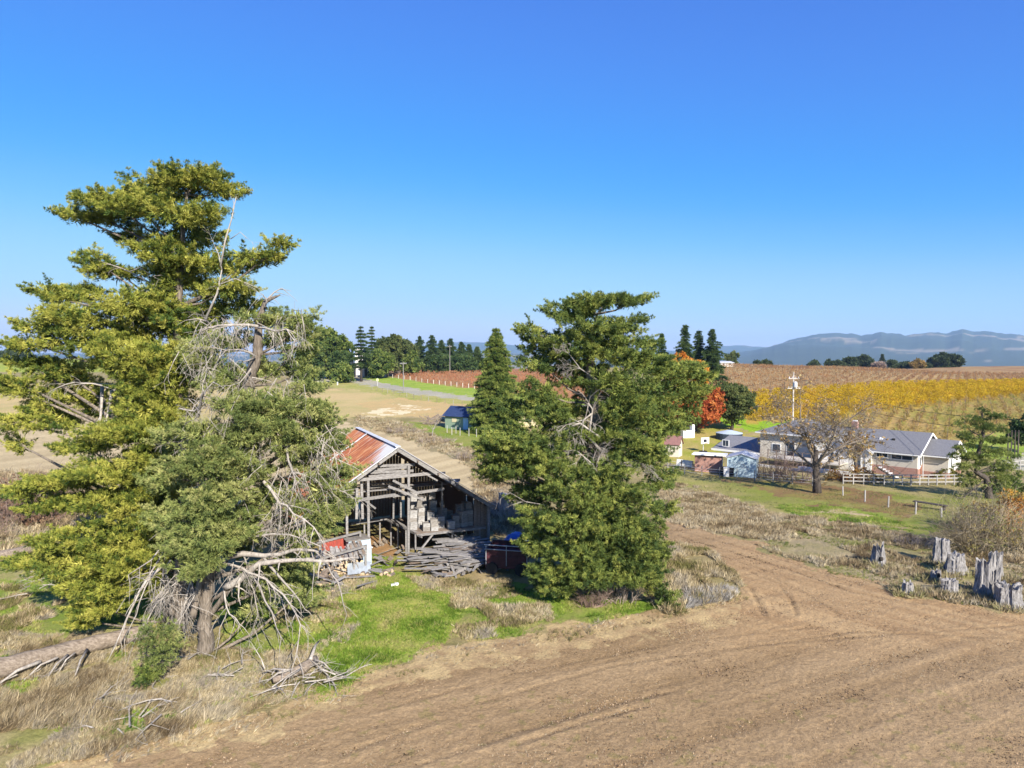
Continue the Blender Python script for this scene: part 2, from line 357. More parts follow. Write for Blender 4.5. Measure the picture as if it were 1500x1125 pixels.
# ploughed soil with tillage streaks and wheel tracks
du = X*.90+Y*.43; dv = -X*.43+Y*.90
st = fbm(du*.12, dv*1.6, 4); st2 = fbm(du*.05+4, dv*.35, 3)
soil = mixc((.26, .185, .125), (.36, .265, .19), .52+.75*st+.55*st2+.3*f1)
soil *= (1+.16*fh+.10*fbm(X*2.5, Y*2.5, 3))[:, None]
tw = S(960, 1120, U)*(1-S(905, 985, V_))
tu = X*.66-Y*.75; tv = X*.75+Y*.66
ss = fbm(tu*.10, tv*2.2, 3); soilT = mixc((.33, .225, .15), (.44, .32, .22), .5+.8*ss+.3*f1)*(1+.10*fh)[:, None]
soil = soil*(1-tw[:, None])+soilT*tw[:, None]
fm = put(Z_FIELD, soil, z=1)
# crop trash on the edge of the field
Fe = [(x, y+34 if y < 1200 and x < 1100 else y) for x, y in Z_FIELD]
em = fm & ~inpoly(Un-12*n1, Vn+18*f3-8*f1, Fe) & (U < 1110) & (V_ > 840); t = np.clip(.5+f1*1.3, 0, 1)[em]
C[em] = C[em]*(1-t[:, None]*.75)+np.array((.52, .42, .28))*t[:, None]*.75
em = fm & (fbm(X*3+7, Y*3, 3) > .42) & (V_ > 1010); C[em] = C[em]*.6+np.array((.20, .19, .08))*.4
dz = np.zeros_like(Z)
near = np.clip(60/Y, 0, 1)
dz += np.where(fm, near*(.012*f1+.016*fh*near+.03*st*near), near*(.05*f3+.05*f1))
def pdist(pl):
    d = np.full(len(U), 1e9)
    pts = [G(*p) for p in pl]
    for a, b in zip(pts[:-1], pts[1:]):
        ax, ay, bx, by = a.x, a.y, b.x, b.y; L = (bx-ax)**2+(by-ay)**2
        k = np.clip(((X-ax)*(bx-ax)+(Y-ay)*(by-ay))/L, 0, 1); d = np.minimum(d, np.hypot(X-ax-k*(bx-ax), Y-ay-k*(by-ay)))
    return d
for pl, w, dep in [([(955, 772), (1050, 802), (1150, 832), (1250, 868), (1350, 884)], .16, .09), ([(960, 782), (1060, 815), (1130, 838), (1190, 858)], .12, .06), ([(1000, 778), (1100, 806), (1200, 838), (1300, 868)], .12, .05),
                   ([(1070, 848), (1100, 862), (1112, 885), (1120, 900)], .13, .07), ([(1100, 838), (1140, 855), (1160, 880), (1166, 900)], .12, .07), ([(1130, 845), (1180, 870), (1230, 900)], .12, .05),
                   ([(500, 1104), (570, 1080), (640, 1055)], .14, .07), ([(610, 1122), (760, 1072), (900, 1030), (1000, 1010)], .14, .05), ([(760, 1088), (860, 1056), (930, 1038)], .12, .06),
                   ([(700, 1030), (900, 975), (1100, 945), (1500, 915)], .10, .035), ([(560, 1040), (760, 985), (1000, 940), (1200, 918)], .10, .03), ([(1020, 960), (1250, 925), (1480, 935)], .1, .03)]:
    d = pdist(pl); k = np.exp(-(d/w)**2)*np.clip(.75+.8*f3, 0, 1); dz -= dep*.55*k*np.where(fm, 1, 0); dz += dep*.15*np.exp(-((d-w*2)/w)**2)*fm
    C *= (1-.22*k*fm)[:, None]
bk = inpoly(Un, Vn, Z_DIRTB)
Z = Z+dz
GM, nt, b = _nodes('ground_cover'); at = nt.nodes.new('ShaderNodeAttribute'); at.attribute_name = 'Col'
nz = noise(nt, (1, 1, 1), 9, 6); mr = nt.nodes.new('ShaderNodeMapRange'); mr.inputs['From Min'].default_value = .25; mr.inputs['From Max'].default_value = .75; mr.inputs['To Min'].default_value = .66; mr.inputs['To Max'].default_value = 1.3
nt.links.new(nz.outputs['Fac'], mr.inputs['Value']); hv = nt.nodes.new('ShaderNodeHueSaturation'); nt.links.new(mr.outputs[0], hv.inputs['Value']); nt.links.new(at.outputs['Color'], hv.inputs['Color'])
nt.links.new(hv.outputs[0], b.inputs['Base Color']); b.inputs['Roughness'].default_value = 1; b.inputs['Specular IOR Level'].default_value = .1
nf = noise(nt, (1, 1, 1), 34, 3); ad = nt.nodes.new('ShaderNodeMath'); ad.operation = 'ADD'; nt.links.new(nz.outputs['Fac'], ad.inputs[0]); nt.links.new(nf.outputs['Fac'], ad.inputs[1]); bump(nt, b, ad.outputs[0], .9, .045)
C *= np.array([1.06, .99, .73])[None]; Vg = np.stack([X, Y, Z], 1); nc = shp[1]
ii = (np.arange(shp[0]-1)[:, None]*nc+np.arange(nc-1)[None]).ravel(); Fg = np.stack([ii, ii+1, ii+nc+1, ii+nc], 1)
for zid, nm in [(0, 'ground'), (1, 'ploughed_field'), (2, 'road'), (3, 'vineyard_soil'), (4, 'gravel_drive'), (5, 'mown_field')]:
    ff = Fg[zone[ii] == zid]
    if len(ff) == 0: continue
    used, inv = np.unique(ff, return_inverse=True)
    tag(npmesh(nm, Vg[used], inv.reshape(ff.shape), GM, C[used], smooth=True), kind='structure')
# ------------------------------------------------------------------ far hills
HM, nt, b = _nodes('hill_cover'); at = nt.nodes.new('ShaderNodeAttribute'); at.attribute_name = 'Col'; nt.links.new(at.outputs['Color'], b.inputs['Base Color']); b.inputs['Roughness'].default_value = 1
def ridge(name, D0, D1, D2, tops, seed, tan):
    t = np.linspace(-1.3, 1.3, 1300); d = np.linspace(D0, D2, 60); T2, D = np.meshgrid(t, d); px = 750+1000*T2
    top = 12+(522-np.interp(px, [a for a, _ in tops], [c for _, c in tops]))/1000*D1+9*fbm(px/13.+seed, px*0, 3)
    w = S(D0, D1, D)*(1-S(D1, D2, D)*.8); x = T2*D; n = fbm(x/900+seed, D/900, 5, .55)
    z = (top+60)*w-60+w*(1-np.abs(w-.5)*.9)*np.minimum(top, 160)*.9*(1-2*np.abs(n))*.6; z = np.minimum(z, top*1.02)
    c = np.zeros((z.size, 3)); k = fbm(x.ravel()/700+seed*3, z.ravel()/70+D.ravel()/1500, 5, .6)
    c[:] = (.04, .06, .045); kk = S(.18, .30, k)*tan; c = c*(1-kk[:, None])+np.array((.34, .27, .19))*kk[:, None]
    V = np.stack([x.ravel(), D.ravel(), z.ravel()], 1); nc = len(t); i = (np.arange(len(d)-1)[:, None]*nc+np.arange(nc-1)[None]).ravel()
    tag(npmesh(name, V, np.stack([i, i+1, i+nc+1, i+nc], 1), HM, c, smooth=True), kind='structure')
ridge('hills', 2600, 8000, 10500, [(-600, 520), (500, 519), (640, 517), (800, 519), (1040, 521), (1090, 516), (1130, 508), (1165, 500), (1190, 495), (1230, 493), (1262, 496), (1290, 493), (1330, 495), (1362, 492), (1385, 494), (1408, 488), (1425, 492), (1450, 491), (1475, 495), (1500, 497), (1650, 490), (2100, 500)], 3, .6)
ridge('mountains', 8600, 10800, 12000, [(-600, 518), (560, 517), (600, 512), (640, 504), (680, 502), (730, 504), (790, 512), (830, 515), (1000, 514), (1050, 507), (1090, 507), (1140, 511), (1200, 515), (2100, 515)], 9, .3)
# ------------------------------------------------------------------ vegetation builders
CY_YEL = [(.06, .10, .02), (.18, .21, .035), (.31, .32, .055), (.44, .42, .09)]
CY_GRN = [(.05, .085, .025), (.12, .165, .04), (.20, .245, .055), (.32, .34, .08)]
CY_GRY = [(.12, .16, .05), (.20, .24, .07), (.29, .32, .10), (.38, .38, .14)]
CON_D = [(.03, .06, .02), (.065, .11, .035), (.12, .165, .05)]
CON_G = [(.05, .09, .025), (.13, .18, .04), (.25, .29, .07)]
def pad(F, c, a, b, h, out, cols, size=.3, dens=26, seed=0, T=None, up=.35, flat=False):
    """one spray shelf of foliage: a flattened lumpy ellipsoid of tufts, denser on its upper side"""
    n = max(6, int(dens*math.pi*a*b)); d = unit(RNG.normal(size=(n, 3))); d[:, 2] = np.abs(d[:, 2])*np.where(RNG.random(n) < .8, 1, -1)
    yaw = math.atan2(out[1], out[0]); ca, sa = math.cos(yaw), math.sin(yaw)
    r = RNG.uniform(.45, 1.0, n)**.5*(1+.22*RNG.normal(size=n)); L = d*np.array([a, b, h])*r[:, None]
    L[:, 2] += .12*a*(L[:, 0]/a)*RNG.uniform(-.5, 1)        # tips lift or droop a little
    P = np.stack([L[:, 0]*ca-L[:, 1]*sa, L[:, 0]*sa+L[:, 1]*ca, L[:, 2]], 1)+np.array(c)
    dn = np.stack([d[:, 0]*ca-d[:, 1]*sa, d[:, 0]*sa+d[:, 1]*ca, d[:, 2]], 1)
    A = dn*.55+np.array(out)*.75+np.array([0, 0, up])+RNG.normal(size=(n, 3))*.3
    F.add(P, A, size*RNG.uniform(.7, 1.35, n), pal(cols, n, seed, P, 1.1), T_SPRAY if T is None else T)
def masses(F, MB_, trunk, lst, Y0, cols, dsp=2.2, size=.30, limb=True, k=1.0, padr=(.5, .95), dens=26, gap=.2, barkparent=None, limbs=None, fill=True, yellow=None):
    """lst: foliage masses traced from the photograph as (px, py, rx, ry, depth offset)"""
    tz = [p.z for p in trunk]
    for i, m in enumerate(lst):
        px, py, rx, ry = m[:4]; dy = m[4] if len(m) > 4 else random.uniform(-dsp, dsp)
        Y = Y0+dy; c = AT(px, py, Y); wx = rx/1000*Y; wz = ry/1000*Y; wy = min(wx, 2.2)*random.uniform(.8, 1.1)
        # nearest trunk point a little below
        j = min(range(len(trunk)), key=lambda q: abs(tz[q]-(c.z-.25*abs(c.x-trunk[q].x)-.3)))
        t0 = trunk[j]; out = Vector((c.x-t0.x, c.y-t0.y, 0)); out = out.normalized() if out.length > .4 else Vector((random.uniform(-1, 1), -1, 0)).normalized()
        if limb and limbs is not None:
            mid = t0.lerp(c, .5)+Vector((0, 0, -.08*(c-t0).length)); r0 = .03+.010*(c-t0).length
            limbs.append(([t0, t0.lerp(mid, .6), mid, mid.lerp(c, .55), c], [r0*1.3, r0, r0*.8, r0*.6, r0*.3]))
        if fill: core(F, c, (wx, wy, wz), cols); tips(F, c, (wx, wy, wz), out, cols, int(5+wx*9), size)
        ar = (padr[0]+padr[1])/2; n = max(2, int(k*2.75*(wx*wz*1.0+wx*wy*.5)/(ar*ar)))
        for q in range(n):
            d = RNG.normal(size=3); d /= np.linalg.norm(d); r = RNG.uniform(.15, 1)**.45
            a = RNG.uniform(*padr)*min(1, .45+wx*.5); h = a*RNG.uniform(.24, .42)
            pc = np.array(c)+d*r*np.array([max(wx-a*.35, .1), max(wy-a*.3, .1), max(wz*1.15-h*.4, .05)])
            if vn(np.array([pc[0]*.8+pc[2]*1.3]), np.array([pc[2]*1.4+pc[1]]))[0] < gap: continue
            o = unit(np.array([d[0]*.7+out.x*.9, d[1]*.7+out.y*.9-.1, 0]))
            pad(F, pc, a, a*.7, h, o, cols, size, dens, seed=i)
def core(F, c, w, cols, dens=26, size=.36):
    n = int(dens*w[0]*w[2]*3.2); d = unit(RNG.normal(size=(n, 3)))*RNG.uniform(0, 1, (n, 1))**.4; P = np.array(c)+d*np.array(w)*.62
    F.add(P, d*.6+RNG.normal(size=P.shape)*.6+np.array([0, 0, .2]), size*RNG.uniform(.7, 1.3, n), pal(cols, n, 5, P, .9), T_SPRAY)
def tips(F, c, w, out, cols, n, size):
    for q in range(n):
        d = unit(RNG.normal(size=3)*np.array([1, 1, .9])+np.array([out.x, out.y, .45])*.6); p = np.array(c)+d*np.array(w)*.80; e = unit(np.array([d[0]+out.x*.4, d[1]+out.y*.4, .28+.4*RNG.random()])); L = RNG.uniform(.3, .8); k = 7
        s = np.repeat(np.linspace(0, 1, k), 3); P = p+e*(s*L)[:, None]+RNG.normal(size=(3*k, 3))*(.085*(1.15-s))[:, None]
        F.add(P, e+RNG.normal(size=P.shape)*.3, size*(1.15-.5*s)*RNG.uniform(.8, 1.2, len(P)), pal(cols, len(P), q, P, 1.2), T_SPRAY)
def trunk_mb(pts, rad, n=10, rough=.08):
    m = MB(); P = []; Rr = []
    for i in range(len(pts)-1):
        for k in range(4):
            t = k/4; P.append(Vector(pts[i]).lerp(Vector(pts[i+1]), t)+Vector((random.uniform(-1, 1), random.uniform(-1, 1), 0))*rad[i]*.12*(k > 0)); Rr.append(rad[i]*(1-t)+rad[i+1]*t)
    P.append(Vector(pts[-1])); Rr.append(rad[-1]); return m.tube(P, Rr, n, rough=rough)
def twigs(m, p, d, L, r, lev, droop=0., spread=.7, nk=4, sides=4):
    """recursive bare branch"""
    pts = [Vector(p)]; rad = [r]; d = Vector(d).normalized(); seg = max(3, min(6, int(L/.35)))
    for k in range(seg):
        d = (d+Vector((random.gauss(0, .13), random.gauss(0, .13), random.gauss(0, .10)-droop*.16))).normalized()
        pts.append(pts[-1]+d*L/seg); rad.append(max(r*(1-.78*(k+1)/seg), .005))
        if lev > 0 and k >= 0:
            for q in range(nk if k > 0 else 1):
                if random.random() < .62:
                    a = Vector((random.gauss(0, 1), random.gauss(0, 1), random.gauss(0, .7))).normalized()
                    nd = (d*(1-spread*.45)+a*spread).normalized()
                    twigs(m, pts[-1], nd, L*random.uniform(.32, .55), rad[-1]*.6, lev-1, droop, spread, max(2, nk-1), 3)
    m.tube(pts, rad, sides, cap=False)
def build_limbs(limbs, parent, m=BARK, name='limb', maxn=90):
    for pts, rad in limbs[:maxn]: MB().tube(pts, rad, 6, rough=.06).build(name, m, parent, smooth=True)

# ---------------- big cypress at the left, behind
def pxpath(lst, Y): return [AT(a, b, Y+(c[0] if c else 0)) for a, b, *c in lst]
baseA = G(264, 905); YA = baseA.y
tA = empty('cypress_tree', baseA, 0, 'tallest cypress with yellow-green layered sprays and a bare twig on its right shoulder', 'cypress tree')
trA = [baseA-Vector((0, 0, .2))]+pxpath([(266, 830), (266, 740), (268, 640), (264, 540), (260, 450), (266, 360), (274, 285)], YA)
trunk_mb(trA, [.75, .48, .38, .32, .25, .19, .12, .05], 12).build('trunk', BARK, tA, smooth=True)
F = Fol(); LB = []
mA = [(275, 265, 72, 16, 0), (240, 280, 60, 16, .3), (165, 295, 52, 12, -.3), (112, 318, 24, 8, 0), (150, 318, 45, 10, .4), (205, 305, 60, 18, -1), (325, 282, 30, 9, .2), (265, 318, 70, 20, -1), (280, 345, 55, 20, .8),
      (195, 345, 28, 14, .8), (245, 372, 48, 22, -.8), (300, 385, 42, 22, 0), (255, 410, 50, 22, .8), (148, 388, 34, 18, -.5), (175, 400, 30, 12, .6), (72, 428, 22, 10, 0), (95, 440, 22, 12, -.4), (125, 432, 30, 12, .5), (118, 465, 56, 20, -1), (62, 482, 34, 13, 0), (190, 445, 50, 26, -1.2), (245, 445, 45, 30, 0),
      (372, 378, 42, 9, 0), (412, 360, 16, 6, .1), (345, 395, 28, 10, .4), (330, 425, 40, 16, -.5), (290, 460, 45, 25, .5), (350, 452, 30, 15, .6), (130, 500, 75, 20, -.6), (58, 507, 44, 10, 0), (190, 520, 60, 30, -1.4), (40, 532, 28, 7, .4), (95, 545, 50, 20, .8), (35, 575, 28, 7, -.3), (25, 560, 25, 4, -.4),
      (250, 525, 55, 35, .6), (80, 595, 40, 20, .4), (36, 622, 32, 14, -.4), (30, 652, 11, 18, -.4), (95, 620, 30, 12, 0), (120, 575, 45, 22, 1.2), (215, 560, 50, 28, -.8), (230, 600, 50, 26, 0),
      (205, 635, 85, 18, -1.6), (130, 655, 45, 12, -.8), (235, 670, 60, 22, -1.5), (165, 690, 70, 18, -1.8), (100, 705, 60, 12, -1), (55, 720, 42, 9, -.6), (90, 740, 55, 14, -.8), (165, 740, 60, 24, -2), (215, 720, 50, 30, -.6), (200, 770, 55, 24, -2), (120, 790, 65, 14, -2), (60, 822, 46, 8, -1.6), (120, 825, 70, 16, -2.2), (190, 815, 60, 26, -2.2), (150, 855, 60, 16, -2.4), (215, 855, 40, 22, -1.6), (150, 890, 46, 13, -2.4), (128, 910, 24, 8, -2.4), (245, 790, 40, 40, .8), (230, 690, 60, 40, 1.8), (180, 600, 60, 20, 2.2), (262, 400, 50, 34, .5), (266, 470, 60, 34, .4), (258, 540, 60, 36, -.6), (235, 600, 60, 36, -.8), (240, 700, 50, 40, -.8), (232, 790, 50, 44, -.8), (296, 505, 40, 34, 0), (262, 620, 34, 40, -.9), (262, 262, 24, 16, 0), (292, 258, 22, 10, 0), (268, 690, 40, 40, -.9), (255, 850, 44, 40, .6), (210, 480, 60, 26, 1)]
masses(F, None, trA, mA, YA, CY_YEL, size=.20, k=.78, padr=(.26, .66), dens=62, limbs=LB, gap=.17)
F.build('crown', tA, CYP); build_limbs(LB, tA)
m = MB()
for (pl, r) in [([(323, 390), (330, 352), (340, 318), (346, 288)], .05), ([(300, 470), (318, 430), (325, 395)], .07), ([(325, 395), (320, 372), (316, 362)], .03), ([(338, 350), (352, 340), (362, 350)], .02), ([(300, 425), (345, 408), (385, 425)], .03), ([(190, 398), (205, 392), (218, 400)], .03)]:
    P = pxpath([(a, b) for a, b in pl], YA-1.2); m.tube(P, [r*(1-.7*i/(len(P)-1)) for i in range(len(P))], 5); twigs(m, P[-2], P[-1]-P[-2], .9, r*.5, 1)
m.build('dead_branch', DEAD, tA, smooth=True)
for (a, b, ex, ey, dyy) in [(268, 600, 150, 565, -1), (268, 560, 110, 560, -.5), (150, 565, 145, 640, -.9), (166, 562, 150, 640, -.5), (265, 430, 190, 398, -.6), (266, 640, 190, 570, 1)]:
    m = MB(); p = AT(a, b, YA); q = AT(ex, ey, YA+dyy); m.tube([p, p.lerp(q, .5)+Vector((0, 0, -.15)), q], [.08, .055, .02], 6); twigs(m, q, (q-p), 1.2, .04, 2, 1.2); twigs(m, p.lerp(q, .6), Vector((-.5, -.3, -1)), 1.4, .03, 2, 1.2)
    m.build('dead_branch', DEAD, tA, smooth=True)

# ---------------- gnarled half-dead cypress in front of it
baseB = G(300, 957); YB = baseB.y
tB = empty('cypress_tree', baseB, 0, 'gnarled half-dead cypress with a leaning pale trunk and long bare drooping branches, beside the barn', 'cypress tree')
trB = [baseB-Vector((0, 0, .2))]+pxpath([(302, 900), (304, 850), (318, 790), (330, 700, .6), (346, 625, .5), (364, 565, .2), (377, 520, 0), (379, 470, 0), (388, 442, -.2), (410, 432, -.4)], YB)
trunk_mb(trB, [.36, .25, .25, .28, .27, .26, .24, .19, .14, .08, .03], 10, .12).build('trunk', BARK, tB, smooth=True)
for pl, r0, r1 in [([(262, 925), (266, 880), (272, 840), (300, 790)], .30, .3), ([(282, 905, -.3), (292, 860, -.3), (305, 800)], .22, .25), ([(305, 905), (330, 870, -.3), (345, 855, -.4), (310, 880)], .18, .12), ([(258, 850), (266, 800), (290, 740, .4), (300, 680, .6)], .25, .15), ([(252, 900, .3), (258, 860, .3), (262, 820, .2)], .26, .22), ([(330, 700, .5), (345, 660, .3), (352, 625, .2)], .26, .2), ([(372, 700, 1.4), (356, 645, 1.2), (350, 600, 1)], .22, .15)]:
    P = pxpath(pl, YB); trunk_mb(P, np.linspace(r0, r1, len(P))*.62, 8, .15).build('stem', BARK, tB, smooth=True)
F = Fol(); LB = []
mB = [(438, 478, 24, 26, 0), (405, 470, 28, 18, .3), (430, 520, 22, 22, .2), (405, 500, 26, 22, .5), (452, 500, 8, 16, 0), (395, 545, 30, 16, .6), (440, 548, 18, 14, .4), (345, 500, 32, 16, .6), (365, 470, 22, 10, 0), (300, 520, 35, 20, .9), (350, 595, 40, 16, -.5), (400, 590, 38, 16, -.5), (440, 600, 45, 17, -.6), (470, 620, 22, 14, -.4), (410, 630, 48, 18, -1), (350, 640, 40, 18, -.6), (450, 570, 30, 9, 0),
      (285, 640, 45, 22, -.8), (300, 680, 50, 26, -1.2), (255, 650, 32, 18, .2), (355, 690, 40, 20, -.3), (330, 720, 40, 20, -.8), (465, 660, 32, 12, .5), (490, 700, 26, 12, .6), (492, 735, 22, 22, .4), (470, 770, 26, 20, .5), (440, 745, 35, 18, .4), (405, 720, 35, 20, .9), (430, 790, 34, 16, .9), (385, 770, 36, 20, .9), (295, 762, 42, 26, -1.4), (275, 798, 36, 22, -1.6), (315, 800, 34, 20, -1.4), (285, 830, 40, 14, -1.5), (260, 780, 26, 18, -1.2),
      (380, 855, 36, 30, 1.6), (420, 830, 40, 30, 1.8), (440, 870, 26, 22, 1.8), (370, 895, 26, 12, 1.6), (350, 800, 30, 18, 1.2), (240, 760, 20, 20, -.4), (335, 560, 40, 30, .5), (385, 610, 40, 26, -.8), (340, 670, 44, 30, -.7), (310, 740, 44, 30, -1), (345, 775, 40, 26, -.4), (425, 655, 40, 22, -.4), (250, 700, 34, 30, .3), (375, 740, 30, 30, .8), (480, 645, 24, 16, .3), (455, 690, 34, 22, .2), (505, 692, 16, 9, .5), (472, 715, 30, 18, .4), (450, 640, 34, 20, 0), (480, 752, 24, 16, .5)]
masses(F, None, trB, mB, YB, CY_GRY, size=.17, k=.9, padr=(.24, .52), dens=85, limbs=LB, gap=.12)
F.build('crown', tB, CYP); build_limbs(LB, tB)
dead = [([(388, 450), (392, 438), (402, 428), (413, 422)], .07, 1), ([(390, 445), (386, 434), (382, 432)], .05, 1), ([(378, 478), (345, 476), (310, 480), (295, 468)], .10, 2), ([(378, 480), (400, 484), (420, 482), (432, 500)], .07, 2), ([(374, 522), (350, 512), (318, 510)], .07, 2), ([(372, 525), (356, 530), (350, 528)], .05, 1), ([(368, 540), (352, 560), (330, 565)], .05, 2),
        ([(310, 700), (285, 660), (262, 640), (272, 620)], .10, 2), ([(290, 610), (296, 580), (312, 560)], .1, 1), ([(262, 598), (284, 602), (300, 590), (296, 560)], .05, 2),
        ([(362, 625), (358, 655), (345, 680), (335, 700)], .10, 2), ([(398, 645), (420, 655), (428, 690), (430, 715)], .09, 2), ([(425, 690), (460, 700), (480, 715), (520, 730)], .07, 2), ([(430, 650), (455, 655), (475, 670)], .05, 2), ([(386, 705), (405, 730), (420, 740), (445, 760), (470, 790)], .10, 2), ([(415, 735), (408, 750), (398, 760)], .06, 3), ([(345, 740), (350, 722), (352, 705)], .08, 1),
        ([(340, 800), (370, 785), (400, 782), (445, 790), (490, 815)], .09, 1), ([(335, 815), (370, 812), (410, 812), (440, 805), (480, 812)], .19, 1), ([(330, 860), (350, 850), (380, 825), (410, 822), (470, 822), (510, 818)], .22, 1),
        ([(325, 825), (355, 832), (375, 842), (400, 860), (425, 885), (440, 915), (435, 960)], .08, 2), ([(355, 832), (372, 865), (378, 900), (372, 920)], .05, 2), ([(372, 842), (388, 880), (405, 920), (412, 935)], .07, 1), ([(385, 815), (405, 840), (430, 868), (447, 893)], .09, 1), ([(378, 840), (400, 862), (418, 895), (425, 912)], .06, 1), ([(470, 812), (485, 840), (500, 870), (508, 900)], .06, 1), ([(455, 805), (460, 840), (458, 878)], .035, 1),
        ([(328, 860), (332, 890), (345, 905), (358, 920)], .06, 1), ([(333, 892), (322, 920), (318, 950)], .035, 1), ([(325, 840), (320, 800), (322, 770)], .06, 1),
        ([(265, 745), (245, 790), (222, 820), (188, 842)], .075, 1), ([(262, 780), (245, 800), (220, 840), (213, 860), (200, 900), (182, 935)], .06, 1), ([(240, 826), (215, 850), (198, 880), (176, 930), (170, 945)], .10, 1), ([(248, 865), (228, 885), (208, 920), (195, 945)], .05, 1), ([(246, 870), (225, 878), (200, 880)], .03, 0), ([(250, 820), (238, 840), (240, 880), (255, 890)], .05, 3), ([(268, 845), (250, 860), (235, 870)], .05, 3), ([(280, 850), (272, 880), (264, 905)], .06, 2)]
for pl, r, lev in dead:
    m = MB(); dyy = random.uniform(-1.2, -.5); dy2 = dyy+random.uniform(-1.2, .6); n = len(pl); r *= .72
    P = [AT(a, b, YB+dyy*(.4)+(dy2-dyy*.4)*i/(n-1)) for i, (a, b) in enumerate(pl)]
    PP = [P[0]]
    for a, b in zip(P[:-1], P[1:]): PP += [a.lerp(b, .5)+Vector([random.uniform(-.06, .06)]*3), b]
    m.tube(PP, [r*(1-.75*i/(len(PP)-1)) for i in range(len(PP))], 6, rough=.1)
    for i in range(1, len(PP)):
        if lev:
            for _ in range(2 if lev > 1 else 1):
                d = (PP[i]-PP[i-1]).normalized()+Vector((random.gauss(0, .6), random.gauss(0, .6), random.gauss(-.35, .5)))
                twigs(m, PP[i], d, random.uniform(.4, 1.1), r*.35, lev-1, 1.0)
    m.build('dead_branch', DEAD, tB, smooth=True)
# grey masses of dead twigs hanging in the crown
for (a, b, w, h, n) in [(300, 535, 40, 30, 26), (330, 480, 36, 14, 22), (350, 480, 40, 16, 18), (425, 470, 18, 26, 14), (380, 640, 40, 30, 20), (482, 660, 12, 50, 20), (350, 660, 28, 30, 18), (415, 770, 24, 20, 18), (240, 860, 22, 30, 30), (290, 650, 30, 24, 14), (430, 560, 26, 24, 16), (455, 640, 26, 20, 14), (300, 725, 30, 24, 14), (345, 840, 26, 30, 18), (372, 575, 26, 26, 16), (415, 700, 30, 24, 16), (455, 700, 24, 24, 14), (330, 620, 26, 24, 14), (300, 590, 28, 30, 14), (268, 875, 26, 40, 24)]:
    m = MB()
    for _ in range(n):
        p = AT(a+random.uniform(-w, w), b+random.uniform(-h, h*.3), YB+random.uniform(-1.2, .4)); twigs(m, p, (random.gauss(0, .6), random.gauss(0, .5), random.gauss(-.5, .4)), random.uniform(.6, 1.3), .016, 1, 1.4, .8, 3, 3)
    m.build('dead_twigs', DEAD, tB)
# ---------------- right cypress
baseC = G(880, 858); YC = baseC.y
tC = empty('cypress_tree', baseC, 0, 'broad dark green cypress with skirts to the ground, right of the barn', 'cypress tree')
trC = [baseC-Vector((0, 0, .2))]+pxpath([(880, 800), (886, 730), (882, 660), (872, 590), (862, 520), (875, 460)], YC)
trunk_mb(trC, [.9, .7, .6, .5, .38, .22, .06], 12).build('trunk', BARK, tC, smooth=True)
F = Fol(); LB = []
mC = [(858, 452, 40, 11, -.2), (885, 443, 52, 9, 0), (928, 440, 20, 5, .2), (835, 458, 40, 14, 0), (780, 484, 24, 7, 0), (800, 500, 30, 14, .3), (865, 480, 50, 16, -.8), (912, 478, 34, 18, .4), (840, 512, 46, 22, -.6), (905, 515, 50, 24, -1), (942, 505, 16, 10, 0), (795, 535, 34, 20, 0), (776, 510, 12, 22, .3), (850, 550, 56, 24, 1), (905, 560, 56, 26, -1.2), (950, 535, 36, 18, .6), (990, 545, 42, 16, .8), (1024, 552, 22, 6, .9), (1000, 575, 38, 22, .9), (965, 580, 40, 28, .2), (1005, 605, 22, 18, 1.1), (910, 600, 50, 22, -1), (790, 575, 36, 18, -.6), (765, 600, 30, 16, 0), (805, 605, 44, 20, -1), (960, 625, 40, 24, .4),
      (750, 640, 44, 18, -.5), (725, 665, 26, 14, -.3), (735, 692, 30, 14, 0), (720, 700, 14, 14, 0), (790, 650, 50, 24, -1.4), (840, 640, 50, 20, -.6), (770, 685, 44, 24, -.6), (820, 690, 50, 26, -1.6), (780, 725, 34, 22, .2), (900, 640, 44, 26, -.4), (940, 665, 40, 26, -.8), (960, 700, 26, 28, 0), (890, 690, 50, 24, -1.6), (850, 720, 56, 24, -2), (920, 730, 50, 26, -1.8), (965, 745, 16, 20, 0), (800, 760, 44, 24, -1.4), (850, 765, 60, 24, -2.2), (925, 775, 50, 26, -2.2), (795, 800, 36, 24, -1.6), (850, 808, 60, 24, -2.4), (930, 815, 44, 26, -2.4), (815, 840, 44, 16, -2.2), (870, 845, 50, 16, -2.6), (930, 845, 34, 16, -2.8), (820, 862, 30, 8, -2.4), (955, 850, 18, 22, -3), (968, 875, 12, 14, -3.1), (975, 888, 6, 8, -3.2), (890, 740, 50, 50, 1.5), (876, 500, 44, 26, .5), (880, 590, 46, 30, 1.8), (890, 670, 50, 24, 2.0), (880, 770, 80, 44, -1), (870, 830, 80, 26, -1.6), (820, 610, 40, 30, .3), (930, 600, 40, 40, .8), (960, 800, 20, 40, -2.4), (765, 655, 36, 22, .4)]
masses(F, None, trC, mC, YC, CY_GRN, size=.21, k=.74, padr=(.26, .66), dens=62, limbs=LB, gap=.30)
F.build('crown', tC, CYP); build_limbs(LB, tC)
